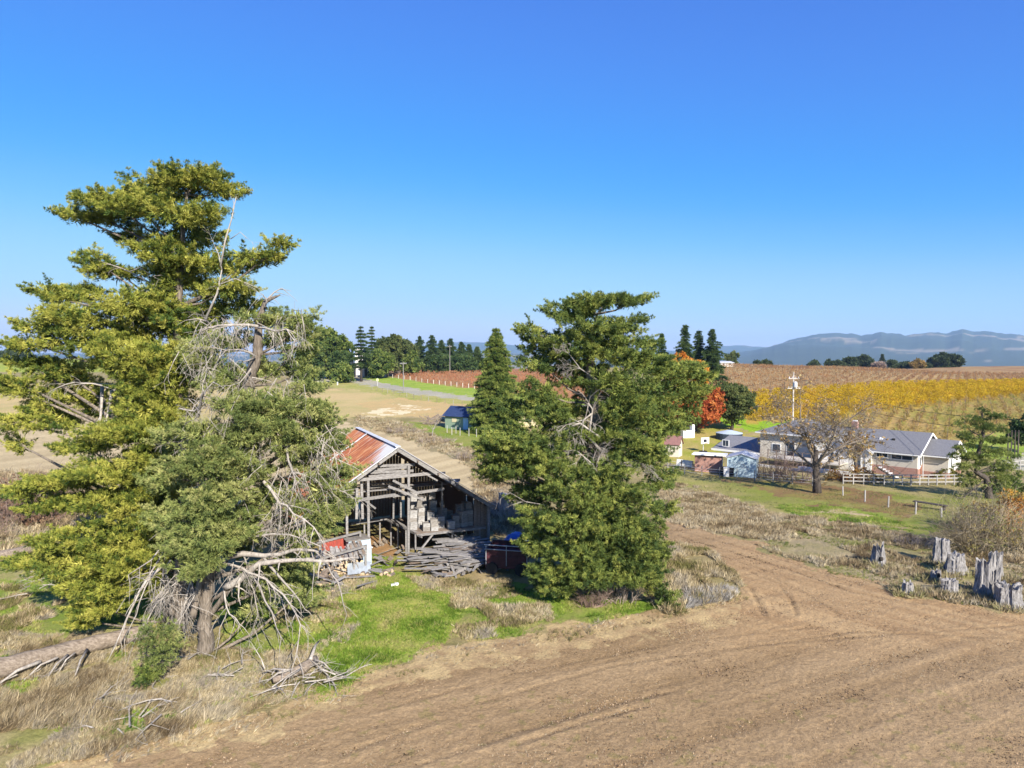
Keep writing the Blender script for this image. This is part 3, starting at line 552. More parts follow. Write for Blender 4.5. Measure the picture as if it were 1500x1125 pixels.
for pl, r, lev in [([(880, 660), (862, 640), (868, 600), (862, 590)], .14, 1), ([(878, 640), (850, 620), (838, 626)], .10, 2), ([(868, 605), (855, 615), (830, 622)], .08, 2), ([(880, 700), (868, 680), (852, 666), (845, 678)], .09, 2), ([(800, 740), (770, 735), (748, 722)], .05, 1), ([(876, 676), (872, 690), (878, 668)], .09, 1), ([(890, 820), (900, 808), (920, 832)], .035, 1), ([(888, 700), (905, 680), (930, 675)], .07, 3), ([(880, 560), (850, 540), (835, 520)], .06, 3)]:
    m = MB(); r *= .6; P = [AT(a, b, YC-1.6) for a, b in pl]; m.tube(P, [r*(1-.7*i/(len(P)-1)) for i in range(len(P))], 6)
    for i in range(1, len(P)):
        for _ in range(3): twigs(m, P[i], P[i]-P[i-1]+Vector((random.gauss(0, .5), -.2, random.gauss(-.2, .4))), random.uniform(.5, 1.1), r*.4, lev, 1)
    m.build('dead_branch', DEAD, tC, smooth=True)

# ---------------- generic trees
def conifer(name, base, h, r, label, group=None, cols=CON_G, cat='conifer', lean=0, dens=1., size=None, rag=.25, droop=.15, whorl=None, bare=.12, T=None, tall=1., m=DARKBARK):
    base = Vector(base); t = empty(name, base, 0, label, cat, group); top = base+Vector((lean, 0, h))
    MB().tube([base-Vector((0, 0, .3)), base.lerp(top, .5), top], [h*.022+.05, h*.013+.03, .02], 7).build('trunk', m, t, smooth=True)
    F = Fol(); size = size or h*.030+.10; z = bare; rr = np.random.default_rng(int(abs(base.x*13+base.y*7)))
    while z < .985:
        R0 = r*(1-((z-bare)/(1-bare)))**(.85/tall)*(.8+.35*vn(np.array([z*9.+base.x]), np.array([base.y]))[0])+.004*h; nb = max(4, int(rr.integers(6, 9)*dens)); ph = rr.uniform(0, 6.28); c0 = np.array(base.lerp(top, z))
        for b in range(nb):
            th = ph+b*2*math.pi/nb+rr.normal()*.3; L = R0*(1+rag*1.3*rr.normal()); L = max(L, .15)
            k = max(3, int(L/(size*.33))); s = np.linspace(.15, 1, k); o = np.array([math.cos(th), math.sin(th), 0])
            k2 = 4; P = c0+s[:, None]*L*o[None]+np.stack([0*s, 0*s, L*(.12*s-droop*s*s*1.6)], 1); P = np.repeat(P, k2, 0)
            wd = L*.13*(1-.6*np.repeat(s, k2))+.05; P = P+rr.normal(size=P.shape)*np.stack([wd, wd, wd*.22], 1)
            A = np.array([o[0]*.8, o[1]*.8, .18])+rr.normal(size=P.shape)*.35
            F.add(P, A, size*rr.uniform(.7, 1.3, len(P)), pal(cols, len(P), b, P, .6), T if T is not None else T_SPRAY)
        z += (whorl or max(.03, size*1.05/h))*rr.uniform(.8, 1.2)
    F.build('crown', t); return t
def leafy(name, base, h, w, label, cols, cat='tree', group=None, trunk=.25, n=14, size=.3, dens=22, dp=None, padr=(.45, .8), m=DARKBARK, T=None, fill=1., hollow=.2):
    """round-headed tree or shrub built from leaf clumps on limbs"""
    base = Vector(base); t = empty(name, base, 0, label, cat, group); F = Fol(); LB = []; cz = base+Vector((0, 0, h*trunk))
    if trunk > .02: MB().tube([base-Vector((0, 0, .3)), base.lerp(cz, .6)+Vector((.03*h, 0, 0)), cz+Vector((0, 0, h*.15))], [h*.03+.06, h*.024+.04, h*.014+.03], 8, rough=.06).build('trunk', m, t, smooth=True)
    for i in range(n):
        d = RNG.normal(size=3); d /= np.linalg.norm(d); r = RNG.uniform(hollow, 1)**.5; c = np.array([base.x, base.y, base.z+h*(trunk+1)/2*1.0])+d*r*np.array([w*.36, (dp or w)*.36, h*(1-trunk)*.38])
        a = w*RNG.uniform(.16, .26); o = unit(np.array([d[0], d[1], 0.01]))
        if trunk > .02: LB.append(([cz, cz.lerp(Vector(c), .5), Vector(c)], [h*.012+.02, h*.008+.015, .01]))
        for q in range(int(7*fill)):
            e = unit(RNG.normal(size=3)); pad(F, c+e*a*.8, a*.6, a*.5, a*.38, unit(np.array([o[0]+e[0], o[1]+e[1], 0])), cols, size, dens, seed=i, T=T if T is not None else T_LEAF, up=.2)
    if LB:
        mm = MB()
        for p, r in LB: mm.tube(p, r, 5, cap=False)
        mm.build('limbs', m, t, smooth=True)
    F.build('foliage' if trunk <= .02 else 'crown', t); return t
# ------------------------------------------------------------------ conifers near and far
def at_ground(px, py): return G(px, py)
def Hpx(base, topy):       # height so that the top reaches a pixel row
    d = (522-topy)/1000; d0 = (522)/1000
    lo, hi = .1, 60
    for _ in range(40):
        mid = (lo+hi)/2; v = proj(np.array([base.x]), np.array([base.y]), np.array([base.z+mid]))[1][0]
        if v > topy: lo = mid
        else: hi = mid
    return lo
def Wpx(base, w): return w/1000*base.y
b = G(727, 634); conifer('conifer', b, Hpx(b, 479), Wpx(b, 42), 'large green conifer standing in front of the small blue-roofed shed', cols=[(.07, .12, .03), (.18, .23, .05), (.32, .36, .09)], size=.42, dens=1.9, rag=.11, droop=.1, bare=.03, tall=1.05, whorl=.030)
def far(px, topy, Y, w, label, cols=CON_D, kind='c', group=None, z=None, **k):
    x = (px-750)/1000*Y; b = Vector((x, Y, Hs(x, Y))); h = Hpx(b, topy)
    if kind == 'c': return conifer('conifer', b, h, w/1000*Y, label, group, cols, size=max(h*.034, Y*.0024), dens=.9, **k)
    k.setdefault('trunk', .1); return leafy('tree', b, h, 2*w/1000*Y, label, cols, 'tree', group, n=k.pop('n', 10), size=max(.4, Y*.0036), dens=k.pop('dens', 4), **k)
gr = 'conifers beyond the road'
OLV = [(.06, .085, .03), (.11, .14, .045), (.17, .19, .06)]
for px, ty, Y, w, lab in [(529, 475, 235, 17, 'narrow dark conifer left of the white building, beyond the road'), (545, 477, 255, 13, 'narrow dark conifer just right of the white building, beyond the road')]:
    far(px, ty, Y, w, lab, group=gr, rag=.4, bare=.25, whorl=.06)
rows = [(615, 492, 300, 14), (633, 490, 290, 16), (647, 498, 300, 13), (660, 495, 300, 13), (676, 500, 300, 13), (687, 504, 305, 11), (699, 507, 300, 12)]
nmz = ['first', 'second', 'third', 'fourth', 'fifth', 'sixth', 'seventh']
for (px, ty, Y, w), nn in zip(rows, nmz): far(px, ty, Y, w, nn+' from the left in the row of dark spires behind the red vineyard', group='conifer spires behind the red vineyard', whorl=.045, bare=.02, rag=.3, tall=1.1)
for px, ty, Y, w, lab, c in [(478, 484, 250, 33, 'wide dark spreading tree behind the left power pole', CON_G), (456, 500, 240, 24, 'dark bushy tree at the left end of the roadside trees', CON_D), (500, 510, 245, 18, 'low dark green tree left of the white building', CON_D), (566, 482, 262, 19, 'tall olive tree in the middle of the roadside clump', OLV), (583, 474, 268, 16, 'tallest ragged olive tree of the roadside clump', OLV), (556, 512, 250, 20, 'low green bushy tree beside the parked car', CON_G), (598, 503, 280, 17, 'olive green tree right of the tallest ragged one', OLV), (603, 515, 270, 18, 'bushy green tree at the left end of the red vineyard', CON_G), (638, 522, 292, 24, 'low dark shrubbery tree under the conifer spires', CON_D), (680, 524, 298, 24, 'low dark tree at the right foot of the conifer spires', CON_D), (497, 535, 228, 20, 'low green tree at the roadside bank behind the pole', CON_G)]:
    far(px, ty, Y, w, lab, c, 'l', group=gr, dens=7, n=14, trunk=.04)
for px, ty, Y, w, lab in [(1003, 474, 180, 17, 'tallest redwood of the group behind the red and orange maples'), (1023, 482, 186, 15, 'middle redwood of the group behind the maples'), (1043, 482, 182, 18, 'right-hand redwood of the group behind the maples'), (969, 489, 185, 12, 'redwood just showing above the right cypress')]:
    far(px, ty, Y, w, lab, CON_D, group='redwoods behind the maples', rag=.28, bare=.03, whorl=.036, tall=1.15)
REDL = [(.30, .06, .025), (.48, .13, .04), (.55, .22, .06)]; ORGL = [(.45, .15, .025), (.62, .27, .035), (.62, .34, .06)]
b = G(1018, 632); leafy('maple_tree', b, Hpx(b, 570), Wpx(b, 84), 'red-leaved maple on the lawn, partly behind the right cypress', REDL, 'maple tree', trunk=.15, n=22, size=.42, dens=14)
b = G(1006, 622); leafy('maple_tree', b, Hpx(b, 519), Wpx(b, 68), 'tall orange-leaved maple behind the right cypress', ORGL, 'maple tree', trunk=.2, n=26, size=.42, dens=13)
b = G(968, 640); leafy('maple_tree', b, Hpx(b, 600), Wpx(b, 50), 'small dull orange tree in the shade of the right cypress', [(.25, .14, .04), (.32, .22, .06)], 'tree', trunk=.2, n=12, size=.35, dens=10)
b = G(1071, 630); leafy('oak_tree', b, Hpx(b, 557), Wpx(b, 66), 'round green tree behind the low garage wing', OLV, 'tree', trunk=.2, n=30, size=.38, dens=14)
# far trees on the vineyard crest
BLU = [(.05, .07, .035), (.09, .12, .05)]
for px, ty, Y, w, lab, c in [(1073, 517, 300, 10, 'round grey-green tree beside the far white house on the crest', OLV), (1109, 530, 310, 6, 'small dark tree on the crest left of the pole', BLU), (1122, 528, 310, 7, 'flat dark tree on the crest left of the pole', BLU), (1190, 530, 420, 9, 'dark round tree at the left end of the crest trees', BLU), (1215, 527, 430, 6, 'small dark tree, second in the crest trees', BLU), (1228, 532, 420, 9, 'low tree with dark crown, third in the crest trees', BLU), (1246, 526, 440, 12, 'dark tree near the middle of the crest trees', BLU), (1266, 524, 450, 13, 'tallest bushy tree of the crest trees', BLU), (1278, 530, 440, 9, 'dark bushy tree left of the bare pinkish one', BLU), (1288, 531, 425, 8, 'bare pinkish-grey tree among the crest trees', [(.30, .22, .18), (.36, .28, .22)]), (1306, 528, 440, 8, 'dark pointed tree right of the bare one', BLU), (1325, 533, 440, 9, 'low dark tree in the right half of the crest trees', BLU), (1343, 531, 430, 10, 'orange-tinged tree in the crest trees', [(.20, .16, .05), (.34, .22, .07)]), (1356, 536, 430, 8, 'lowest dark tree at the right end of the crest row', BLU), (1384, 523, 440, 19, 'large round dark tree standing alone on the right crest', BLU), (20, 517, 560, 20, 'low dark grove tree at the far left horizon', BLU), (-10, 520, 560, 18, 'leftmost low tree at the far left horizon', BLU)]:
    far(px, ty, Y, w, lab, c, 'l', group='trees on the far crest', dens=7, n=8, trunk=.02 if Y > 400 else .1)
far(1292, 519, 440, 4, 'slim dark spire among the crest trees', BLU, group='trees on the far crest')
# ---------------- bare oak in front of the house
def bare_tree(base, h, w, label, cat, name, leaves, seed, nleaf=.3, dens=1, pts=None):
    random.seed(seed); t = empty(name, base, 0, label, cat); base = Vector(base); tip = []
    MB().tube([base-Vector((0, 0, .3)), base+Vector((-.05, 0, h*.15)), base+Vector((-.25, 0, h*.34)), base+Vector((-.2, 0, h*.48))], [h*.052, h*.038, h*.032, h*.024], 9, rough=.1).build('trunk', DARKBARK, t, smooth=True)
    def grow(m, p, d, L, r, lev):
        P = [p]; rd = [r]; n = 4
        for k in range(n):
            d = (d+Vector((random.gauss(0, .22), random.gauss(0, .22), random.gauss(.02, .16)))).normalized(); P.append(P[-1]+d*L/n); rd.append(max(.012, r*(1-.6*(k+1)/n)))
            if lev > 0 and k > 0:
                for _ in range(2 if lev > 1 else 3):
                    a = Vector((random.gauss(0, 1), random.gauss(0, 1), random.gauss(0, .7))).normalized()
                    grow(m, P[-1], (d*.6+a*.8).normalized(), L*random.uniform(.4, .62), rd[-1]*.6, lev-1)
        m.tube(P, rd, 6 if lev > 1 else 3, cap=False); tip.append(P[-1]); tip.append(P[2])
    for k in range(int(9*dens)):
        m = MB(); z = random.uniform(.22, .5); th = k*2.4+random.random(); p = base+Vector((-.2, 0, h*z)); el = random.uniform(.05, 1.1)
        grow(m, p, Vector((math.cos(th)*math.cos(el), math.sin(th)*math.cos(el), math.sin(el))), w*.42*random.uniform(.75, 1.1), h*.017, 3); m.build('limb', BARK, t, smooth=True)
    F = Fol(); tp = np.array([tuple(v) for v in tip]); tp = tp[RNG.random(len(tp)) < nleaf]
    if len(tp): F.add(tp+RNG.normal(size=tp.shape)*.1, RNG.normal(size=tp.shape), np.full(len(tp), .28), pal(leaves, len(tp), 3, tp, .5), T_LEAF); F.build('leaves', t)
    return t
b = G(1197, 722)
bare_tree(b, Hpx(b, 590), Wpx(b, 205), 'big leafless oak with a dark leaning trunk in front of the house', 'oak tree', 'oak_tree', [(.40, .26, .12), (.50, .33, .12), (.42, .35, .2)], 5, .05, 1.0)
b = G(1252, 703); leafy('shrub_tree', b, Hpx(b, 632), Wpx(b, 46), 'small rusty-leaved tree between the bare oak and the stairs', [(.32, .16, .03), (.42, .24, .04), (.36, .28, .08)], 'tree', trunk=.35, n=10, size=.3, dens=12, fill=.7)
# tangle of brown vines/brush beside the blue shed
def thicket(px, py, w, h, label, cols, n=60, group=None, name='bush', leafc=None, nl=0, L=None, size=.2, up=.9):
    b = G(px, py); t = empty(name, b, 0, label, 'bush', group); W = Wpx(b, w); Hh = Hpx(b, py-h); m = MB()
    for _ in range(n):
        p = b+Vector((random.uniform(-.5, .5)*W, random.uniform(-.4, .4)*W*.7, 0)); p.z = Hs(p.x, p.y)-.05
        twigs(m, p, ((p.x-b.x)/W+random.gauss(0, .35), random.gauss(0, .35), up), Hh*random.uniform(.6, 1.1), .02+.002*b.y/10, 1, .25, .6, 3, 3)
    m.build('stems', cols, t)
    if leafc:
        N = nl; P = np.array(b)+np.stack([RNG.uniform(-.55, .55, N)*W, RNG.uniform(-.45, .45, N)*W*.7, RNG.uniform(.15, 1, N)*Hh], 1); q = 1-((P[:, 0]-b.x)/(W*.6))**2
        P[:, 2] = b.z+(P[:, 2]-b.z)*np.clip(q, .3, 1); F = Fol(); F.add(P, RNG.normal(size=P.shape)+np.array([0, 0, .5]), np.full(N, size), pal(leafc, N, 2, P, .6), T_LEAF); F.build('foliage', t)
    return t
STEM = mat('stem_grey', (.40, .33, .27), (.22, .17, .14), sc=3, bs=0); STEMR = mat('stem_brown', (.30, .21, .16), (.15, .10, .08), sc=3, bs=0); STEMY = mat('stem_tan', (.46, .38, .24), (.28, .22, .13), sc=3, bs=0)
thicket(1128, 698, 52, 42, 'bare brown tangled bush against the pale blue shed', STEMR, 60)
thicket(1160, 704, 50, 26, 'low bare brown bush between the blue shed and the bare oak', STEMR, 50)
thicket(1262, 706, 50, 22, 'low rusty shrub under the fence right of the bare oak', STEMR, 30, leafc=[(.28, .12, .03), (.34, .2, .05)], nl=350)
thicket(1222, 704, 24, 16, 'small dark shrub just right of the oak trunk', STEMR, 18, leafc=[(.20, .10, .03), (.24, .2, .04)], nl=150)
thicket(1384, 700, 34, 16, 'low olive shrub at the right end of the white rail fence', STEMR, 12, leafc=[(.14, .15, .03), (.3, .26, .05)], nl=420)
thicket(1455, 808, 110, 70, 'large thicket of tan willow stems behind the stumps', STEMY, 150, leafc=[(.42, .32, .12), (.3, .3, .1)], nl=500, size=.13)
thicket(1490, 785, 70, 66, 'rusty orange-leaved bush at the right edge behind the stumps', STEMY, 70, leafc=[(.50, .22, .04), (.58, .34, .06), (.36, .3, .1)], nl=1500, size=.17)
thicket(1435, 775, 60, 38, 'pale orange bush below the right-hand pine', STEMY, 50, leafc=[(.48, .30, .08), (.40, .3, .12)], nl=700, size=.16)
thicket(1345, 798, 60, 14, 'low grey bare brush left of the willow thicket', STEM, 60)
thicket(1474, 722, 50, 26, 'green bush beside the trunk of the right-hand pine', STEMR, 14, leafc=[(.10, .16, .04), (.2, .24, .06)], nl=600, size=.25)
thicket(20, 765, 130, 68, 'brown bramble thicket at the left edge behind the fallen log', STEMR, 110, leafc=[(.22, .13, .08), (.3, .2, .13)], nl=900, size=.2)
thicket(-60, 790, 120, 70, 'brown bramble thicket just out at the left edge', STEMR, 60)
thicket(745, 760, 46, 34, 'bare grey brush behind the barn corner', STEM, 60)
thicket(760, 815, 34, 26, 'dark shaded brush behind the maroon wagon', STEMR, 40)
thicket(590, 634, 40, 10, 'low bare brush in the gully behind the barn', STEM, 50); thicket(640, 648, 50, 10, 'middle of the bare brush along the gully behind the barn', STEM, 50); thicket(690, 672, 50, 14, 'bare brush in the gully nearest the right cypress', STEM, 60)
thicket(865, 888, 30, 22, 'round dark dead bush at the foot of the right cypress', STEMR, 60)
thicket(905, 880, 60, 34, 'tall dry weeds under the skirts of the right cypress', STEM, 70)
# small juniper shrub before the half-dead cypress
b = G(238, 1000); leafy('juniper_shrub', b, Hpx(b, 885), Wpx(b, 84), 'grey-green juniper shrub in front of the half-dead cypress trunk', CY_GRY, 'shrub', trunk=.02, n=20, size=.16, dens=60, T=T_SPRAY, fill=.45, hollow=.1, dp=1.5)
b = G(216, 1012); leafy('juniper_shrub', b, Hpx(b, 965), Wpx(b, 40), 'smallest juniper shrub, low in the dry grass at the left', CY_GRN, 'shrub', trunk=.02, n=8, size=.17, dens=50, T=T_SPRAY, fill=.7, dp=.8)
# ---------------- pine at the right
b = G(1449, 730); t = empty('pine_tree', b, 0, 'open-crowned pine with a crooked trunk at the right, above the orange bush', 'pine tree'); Yp = b.y
tr = [b-Vector((0, 0, .3))]+pxpath([(1448, 712), (1444, 700), (1430, 692), (1432, 665, .3), (1440, 640), (1440, 615), (1438, 600)], Yp); trunk_mb(tr, [.34, .30, .26, .22, .18, .13, .08, .03], 8).build('trunk', DARKBARK, t, smooth=True)
F = Fol(); LB = []
masses(F, None, tr, [(1436, 603, 14, 5, 0), (1425, 615, 18, 6, .5), (1455, 612, 16, 6, -.4), (1412, 622, 12, 5, 0), (1435, 625, 26, 7, 0), (1462, 628, 16, 7, .4), (1410, 638, 16, 6, -.5), (1432, 642, 24, 7, .6), (1462, 645, 18, 7, 0), (1420, 655, 24, 7, 0), (1450, 660, 24, 8, -.6), (1410, 668, 20, 6, .5), (1470, 668, 20, 7, .5), (1435, 672, 26, 7, -.6), (1460, 682, 26, 8, .4), (1420, 684, 22, 6, -.4), (1475, 692, 20, 9, 0), (1430, 700, 30, 8, .8), (1462, 704, 26, 9, -.6), (1425, 716, 22, 6, 0), (1478, 712, 18, 8, .2)], Yp, [(.07, .11, .03), (.17, .21, .05), (.33, .36, .10)], size=.26, k=1.1, padr=(.3, .6), dens=26, limbs=LB, gap=.25, fill=False)
F.build('crown', t); build_limbs(LB, t, DARKBARK)
m = MB(); twigs(m, AT(1440, 706, Yp), (-1, -.2, -.3), 3.6, .09, 2, .3); m.build('dead_branch', DARKBARK, t)
leafy('tree', G(1506, 664), 5, 5, 'dark round tree cut by the right edge beside the drive', CON_D, 'tree', n=12, size=.4, dens=10)

# ------------------------------------------------------------------ vines
POST = mat('vine_post', (.62, .58, .52), (.42, .38, .34), sc=4, bs=0)
def vines(poly, d, spacing, step, kind, label, group, lim=(80, 480), leafn=16, cols=None, size=.3, hgt=(.5, 1.7), off=0):
    d = np.array(d)/np.hypot(*d); nrm = np.array([d[1], -d[0]]); c = [G(min(max(a, -100), 1640), b) for a, b in poly]
    pp = [v.x*nrm[0]+v.y*nrm[1] for v in c]; ss = [v.x*d[0]+v.y*d[1] for v in c]; cnt = 0
    for p in np.arange(min(pp)-2+off, max(pp)+2, spacing):
        s = np.arange(min(ss)-10, max(ss)+60, step); s = s+RNG.uniform(-.15, .15, len(s)); X_ = nrm[0]*p+d[0]*s; Y_ = nrm[1]*p+d[1]*s; k = (Y_ > lim[0]) & (Y_ < lim[1]); X_, Y_ = X_[k], Y_[k]
        if len(X_) < 2: continue
        Z_ = H(X_, Y_); u, v = proj(X_, Y_, Z_); i = inpoly(u, v, poly) & (u > -40) & (u < 1560); X_, Y_, Z_ = X_[i], Y_[i], Z_[i]
        if len(X_) < 4: continue
        o = (X_[0], Y_[0], Z_[0]); t = empty('vine_row', o, 0, label, 'vine row', group); P = np.stack([X_, Y_, Z_], 1)
        F = Fol(); n = leafn; wq = .42 if kind == 'leafy' else .16; Q = np.repeat(P, n, 0)+np.stack([RNG.normal(size=len(P)*n)*wq+d[0]*RNG.uniform(-.6, .6, len(P)*n)*step, RNG.normal(size=len(P)*n)*wq+d[1]*RNG.uniform(-.6, .6, len(P)*n)*step, RNG.uniform(hgt[0], hgt[1], len(P)*n)], 1)
        F.add(Q, RNG.normal(size=Q.shape)*.6+np.array([0, 0, .7]), size*RNG.uniform(.6, 1.3, len(Q)), pal(cols, len(Q), p, Q, .12), T_LEAF if kind == 'leafy' else T_GRASS)
        F.add(P, np.array([0, 0, 1.])+RNG.normal(size=P.shape)*.04, RNG.uniform(1.3, 1.9, len(P)), pal([(.14, .10, .08), (.30, .25, .20)], len(P)), T_TRUNK); F.build('canes', t)
        cnt += 1
    return cnt
T_TRUNK = np.array([[[-.035, 0, 0], [.035, 0, 0], [0, 0, 1]], [[0, -.035, 0], [0, .035, 0], [0, 0, 1]]], float)
VD = (.554, .833)
nv = [vines(Z_VYEL, VD, 2.3, 1.5, 'leafy', 'vine row with dense golden-yellow leaves in the band behind the house', 'golden vine rows', cols=[(.38, .25, .02), (.52, .36, .02), (.60, .43, .03), (.54, .33, .03)], leafn=44, size=.24, hgt=(.3, 1.9)),
      vines(Z_VOLI, VD, 2.3, 1.5, 'thin', 'thin olive-brown vine row on the slope between the house and the golden band', 'olive vine rows', cols=[(.26, .24, .06), (.38, .28, .09), (.32, .19, .08), (.34, .33, .08)], leafn=7, size=.75, hgt=(.2, 1.0)),
      vines(Z_VBROWN, VD, 2.5, 1.9, 'bare', 'bare brown vine row on the crest above the golden band', 'bare brown vine rows', cols=[(.25, .14, .08), (.40, .22, .09), (.34, .24, .13)], leafn=4, size=.8, hgt=(.2, 1.0), lim=(80, 300)),
      vines(Z_REDV, (.9, .43), 2.6, 2.2, 'thin', 'rusty red vine row beyond the bright green verge', 'red vine rows', cols=[(.34, .13, .06), (.46, .21, .10), (.38, .25, .14)], leafn=5, size=.8, hgt=(.2, 1.1), lim=(120, 330))]
print('vine rows', nv)
for i, px in enumerate(np.linspace(558, 772, 26)):
    b = G(px, np.interp(px, [557, 600, 620, 700, 760, 900], [553, 558, 562, 571.5, 580, 592])-1.5); tag(MB().box(b+Vector((0, 0, .65)), (.14, .14, 1.3)).box(b+Vector((0, 0, 1.32)), (.18, .18, .05)).build('end_post', POST, loc=b), ORD[i]+' white end post from the left along the red vineyard', 'post', 'end posts of the red vineyard')
# ------------------------------------------------------------------ grass and weeds
def scatter(name, poly, n, cols, size, lean=(0, 0), T=None, m=None, ymax=120, jit=.65, up=.75, thr=None, seed=0):
    xs = [p[0] for p in poly]; ys_ = [p[1] for p in poly]; pts = []
    c = [G(min(max(a, -300), 1700), max(b, 540)) for a, b in poly]; x0, x1 = min(v.x for v in c), max(v.x for v in c); y0, y1 = min(v.y for v in c), max(v.y for v in c)
    X_ = RNG.uniform(x0, x1, n*6); Y_ = RNG.uniform(y0, y1, n*6); Z_ = H(X_, Y_); u, v = proj(X_, Y_, Z_)
    k = inpoly(u+12*fbm(X_*.8, Y_*.8, 2), v+6*fbm(X_*.8+9, Y_*.8, 2), poly) & (u > -60) & (u < 1560) & (v < 1180)
    if thr is not None: k &= fbm(X_*.45+seed, Y_*.45, 3) > thr
    X_, Y_, Z_ = X_[k][:n], Y_[k][:n], Z_[k][:n]; P = np.stack([X_, Y_, Z_-.03], 1)
    A = RNG.normal(size=P.shape)*jit+np.array([lean[0], lean[1], up])+np.stack([fbm(X_*.7, Y_*.7, 2), fbm(X_*.7+5, Y_*.7, 2), X_*0], 1)*1.1*np.hypot(*lean)
    A[:, 2] = np.abs(A[:, 2])+.15; sz = size*.85*RNG.uniform(.5, 1.3, len(P))*(1+.5*fbm(X_*.5+3, Y_*.5, 2)); F = Fol(); cc = pal(cols, len(P), seed, P, .9)*RNG.uniform(.6, 1.35, (len(P), 1)); F.add(P, A, sz, cc, T_GRASS if T is None else T)
    return F
DG = [(.16, .15, .05), (.26, .20, .11), (.40, .32, .18), (.50, .42, .27), (.30, .26, .20)]; DGR = [(.16, .115, .065), (.28, .215, .12), (.42, .34, .21), (.36, .31, .22)]; GG = [(.10, .17, .02), (.18, .29, .035), (.30, .37, .06), (.42, .38, .15)]
Fd = Fol()
def merge(*fs):
    for f in fs: Fd.V += f.V; Fd.C += f.C
T_MAT = make_templates(24, 9, .35, .05, .6)
merge(scatter('g', Z_LEFTBOT, 34000, DG, .28, (.5, .25), thr=-.12, T=T_MAT), scatter('g', Z_LEFTBOT, 16000, DGR, .42, (.9, .3), thr=.05, seed=5, T=T_MAT),
      scatter('g', [(955, 790), (1040, 805), (1092, 858), (1070, 880), (985, 900), (950, 890)], 6500, DG, .42, (.25, .1), seed=8, thr=-.2), scatter('g', [(1010, 868), (1075, 862), (1070, 882), (1000, 896)], 500, [(.30, .28, .25), (.45, .42, .38)], .5, (.8, .3), T=T_MAT),
      scatter('g', Z_DRYR, 26000, DGR, .38, (.5, .2), thr=-.12, seed=12), scatter('g', [(960, 712), (1090, 745), (1180, 790), (1080, 790), (970, 765)], 7000, DGR, .45, (.5, .2), seed=3),
      scatter('g', [(660, 880), (700, 862), (770, 868), (815, 905), (790, 922), (690, 938), (665, 925)], 3500, DG, .3, (.3, .2), seed=4, thr=-.05), scatter('g', [(590, 845), (740, 850), (770, 870), (700, 882), (620, 862)], 2600, DG, .28, (.2, .1)),
      scatter('g', [(-200, 700), (140, 690), (160, 800), (60, 815), (-200, 820)], 5000, DGR, .7, (.3, .1)), scatter('g', Z_SCRUB, 5500, DGR, .5, (.3, .1), ymax=200), scatter('g', [(690, 690), (780, 700), (780, 790), (720, 790)], 3500, DGR, .6, (.2, .1)),
      scatter('g', [(420, 850), (545, 845), (560, 870), (500, 950), (440, 990), (400, 930)], 3500, DG, .28, (.3, .2), seed=9, thr=-.05), scatter('g', [(-200, 860), (210, 860), (250, 940), (-200, 960)], 5000, DG, .35, (.3, .2), seed=21, thr=0.22), scatter('g', Z_FIELD[2:17]+[(1095, 880), (900, 925), (700, 965), (560, 1000), (420, 1060), (250, 1100), (120, 1130)], 2600, DG, .3, (.8, .4), T=T_MAT))
tag(Fd.build('dry_grass', m=DRY), kind='stuff')
Fd = Fol()
merge(scatter('g', Z_GREEN, 34000, GG, .17, (.2, .1)), scatter('g', [(x_+(x_-570)*.12, y_+(y_-900)*.12) for x_, y_ in Z_GREEN], 9000, GG, .17, (.2, .1), thr=-.1, seed=77), scatter('g', Z_GREEN2, 9000, GG, .17, (.2, .1), thr=-.2), scatter('g', Z_GREEN3, 15000, GG, .2, (.2, .1), thr=-.05), scatter('g', Z_GREEN4, 7000, GG, .2, (.2, .1), thr=-.1), scatter('g', Z_SLOPEG, 7000, GG, .2, thr=-.2), scatter('g', Z_SLOPE, 9000, [(.18, .2, .06), (.3, .27, .12)], .2, thr=-.1),
      scatter('g', Z_DRYR, 12000, [(.14, .17, .04), (.26, .27, .08)], .2, thr=-.1, seed=40), scatter('g', Z_LEFTBOT, 6000, GG, .2, (.3, .2), thr=.12, seed=30))
tag(Fd.build('green_grass', m=LEAF), kind='stuff')
Fd = Fol(); T_CLOD = make_templates(24, 4, 2.2, .8, .4)
merge(scatter('g', Z_FIELD, 60000, [(.12, .085, .05), (.26, .18, .115), (.38, .28, .18)], .07, T=T_CLOD, up=.2, jit=.6, thr=-.3), scatter('g', Z_FIELD, 22000, [(.42, .33, .21), (.52, .44, .30)], .08, T=T_GRASS, up=.05, jit=1., thr=-.1, seed=3))
tag(Fd.build('soil_clods', m=DRY), kind='stuff')
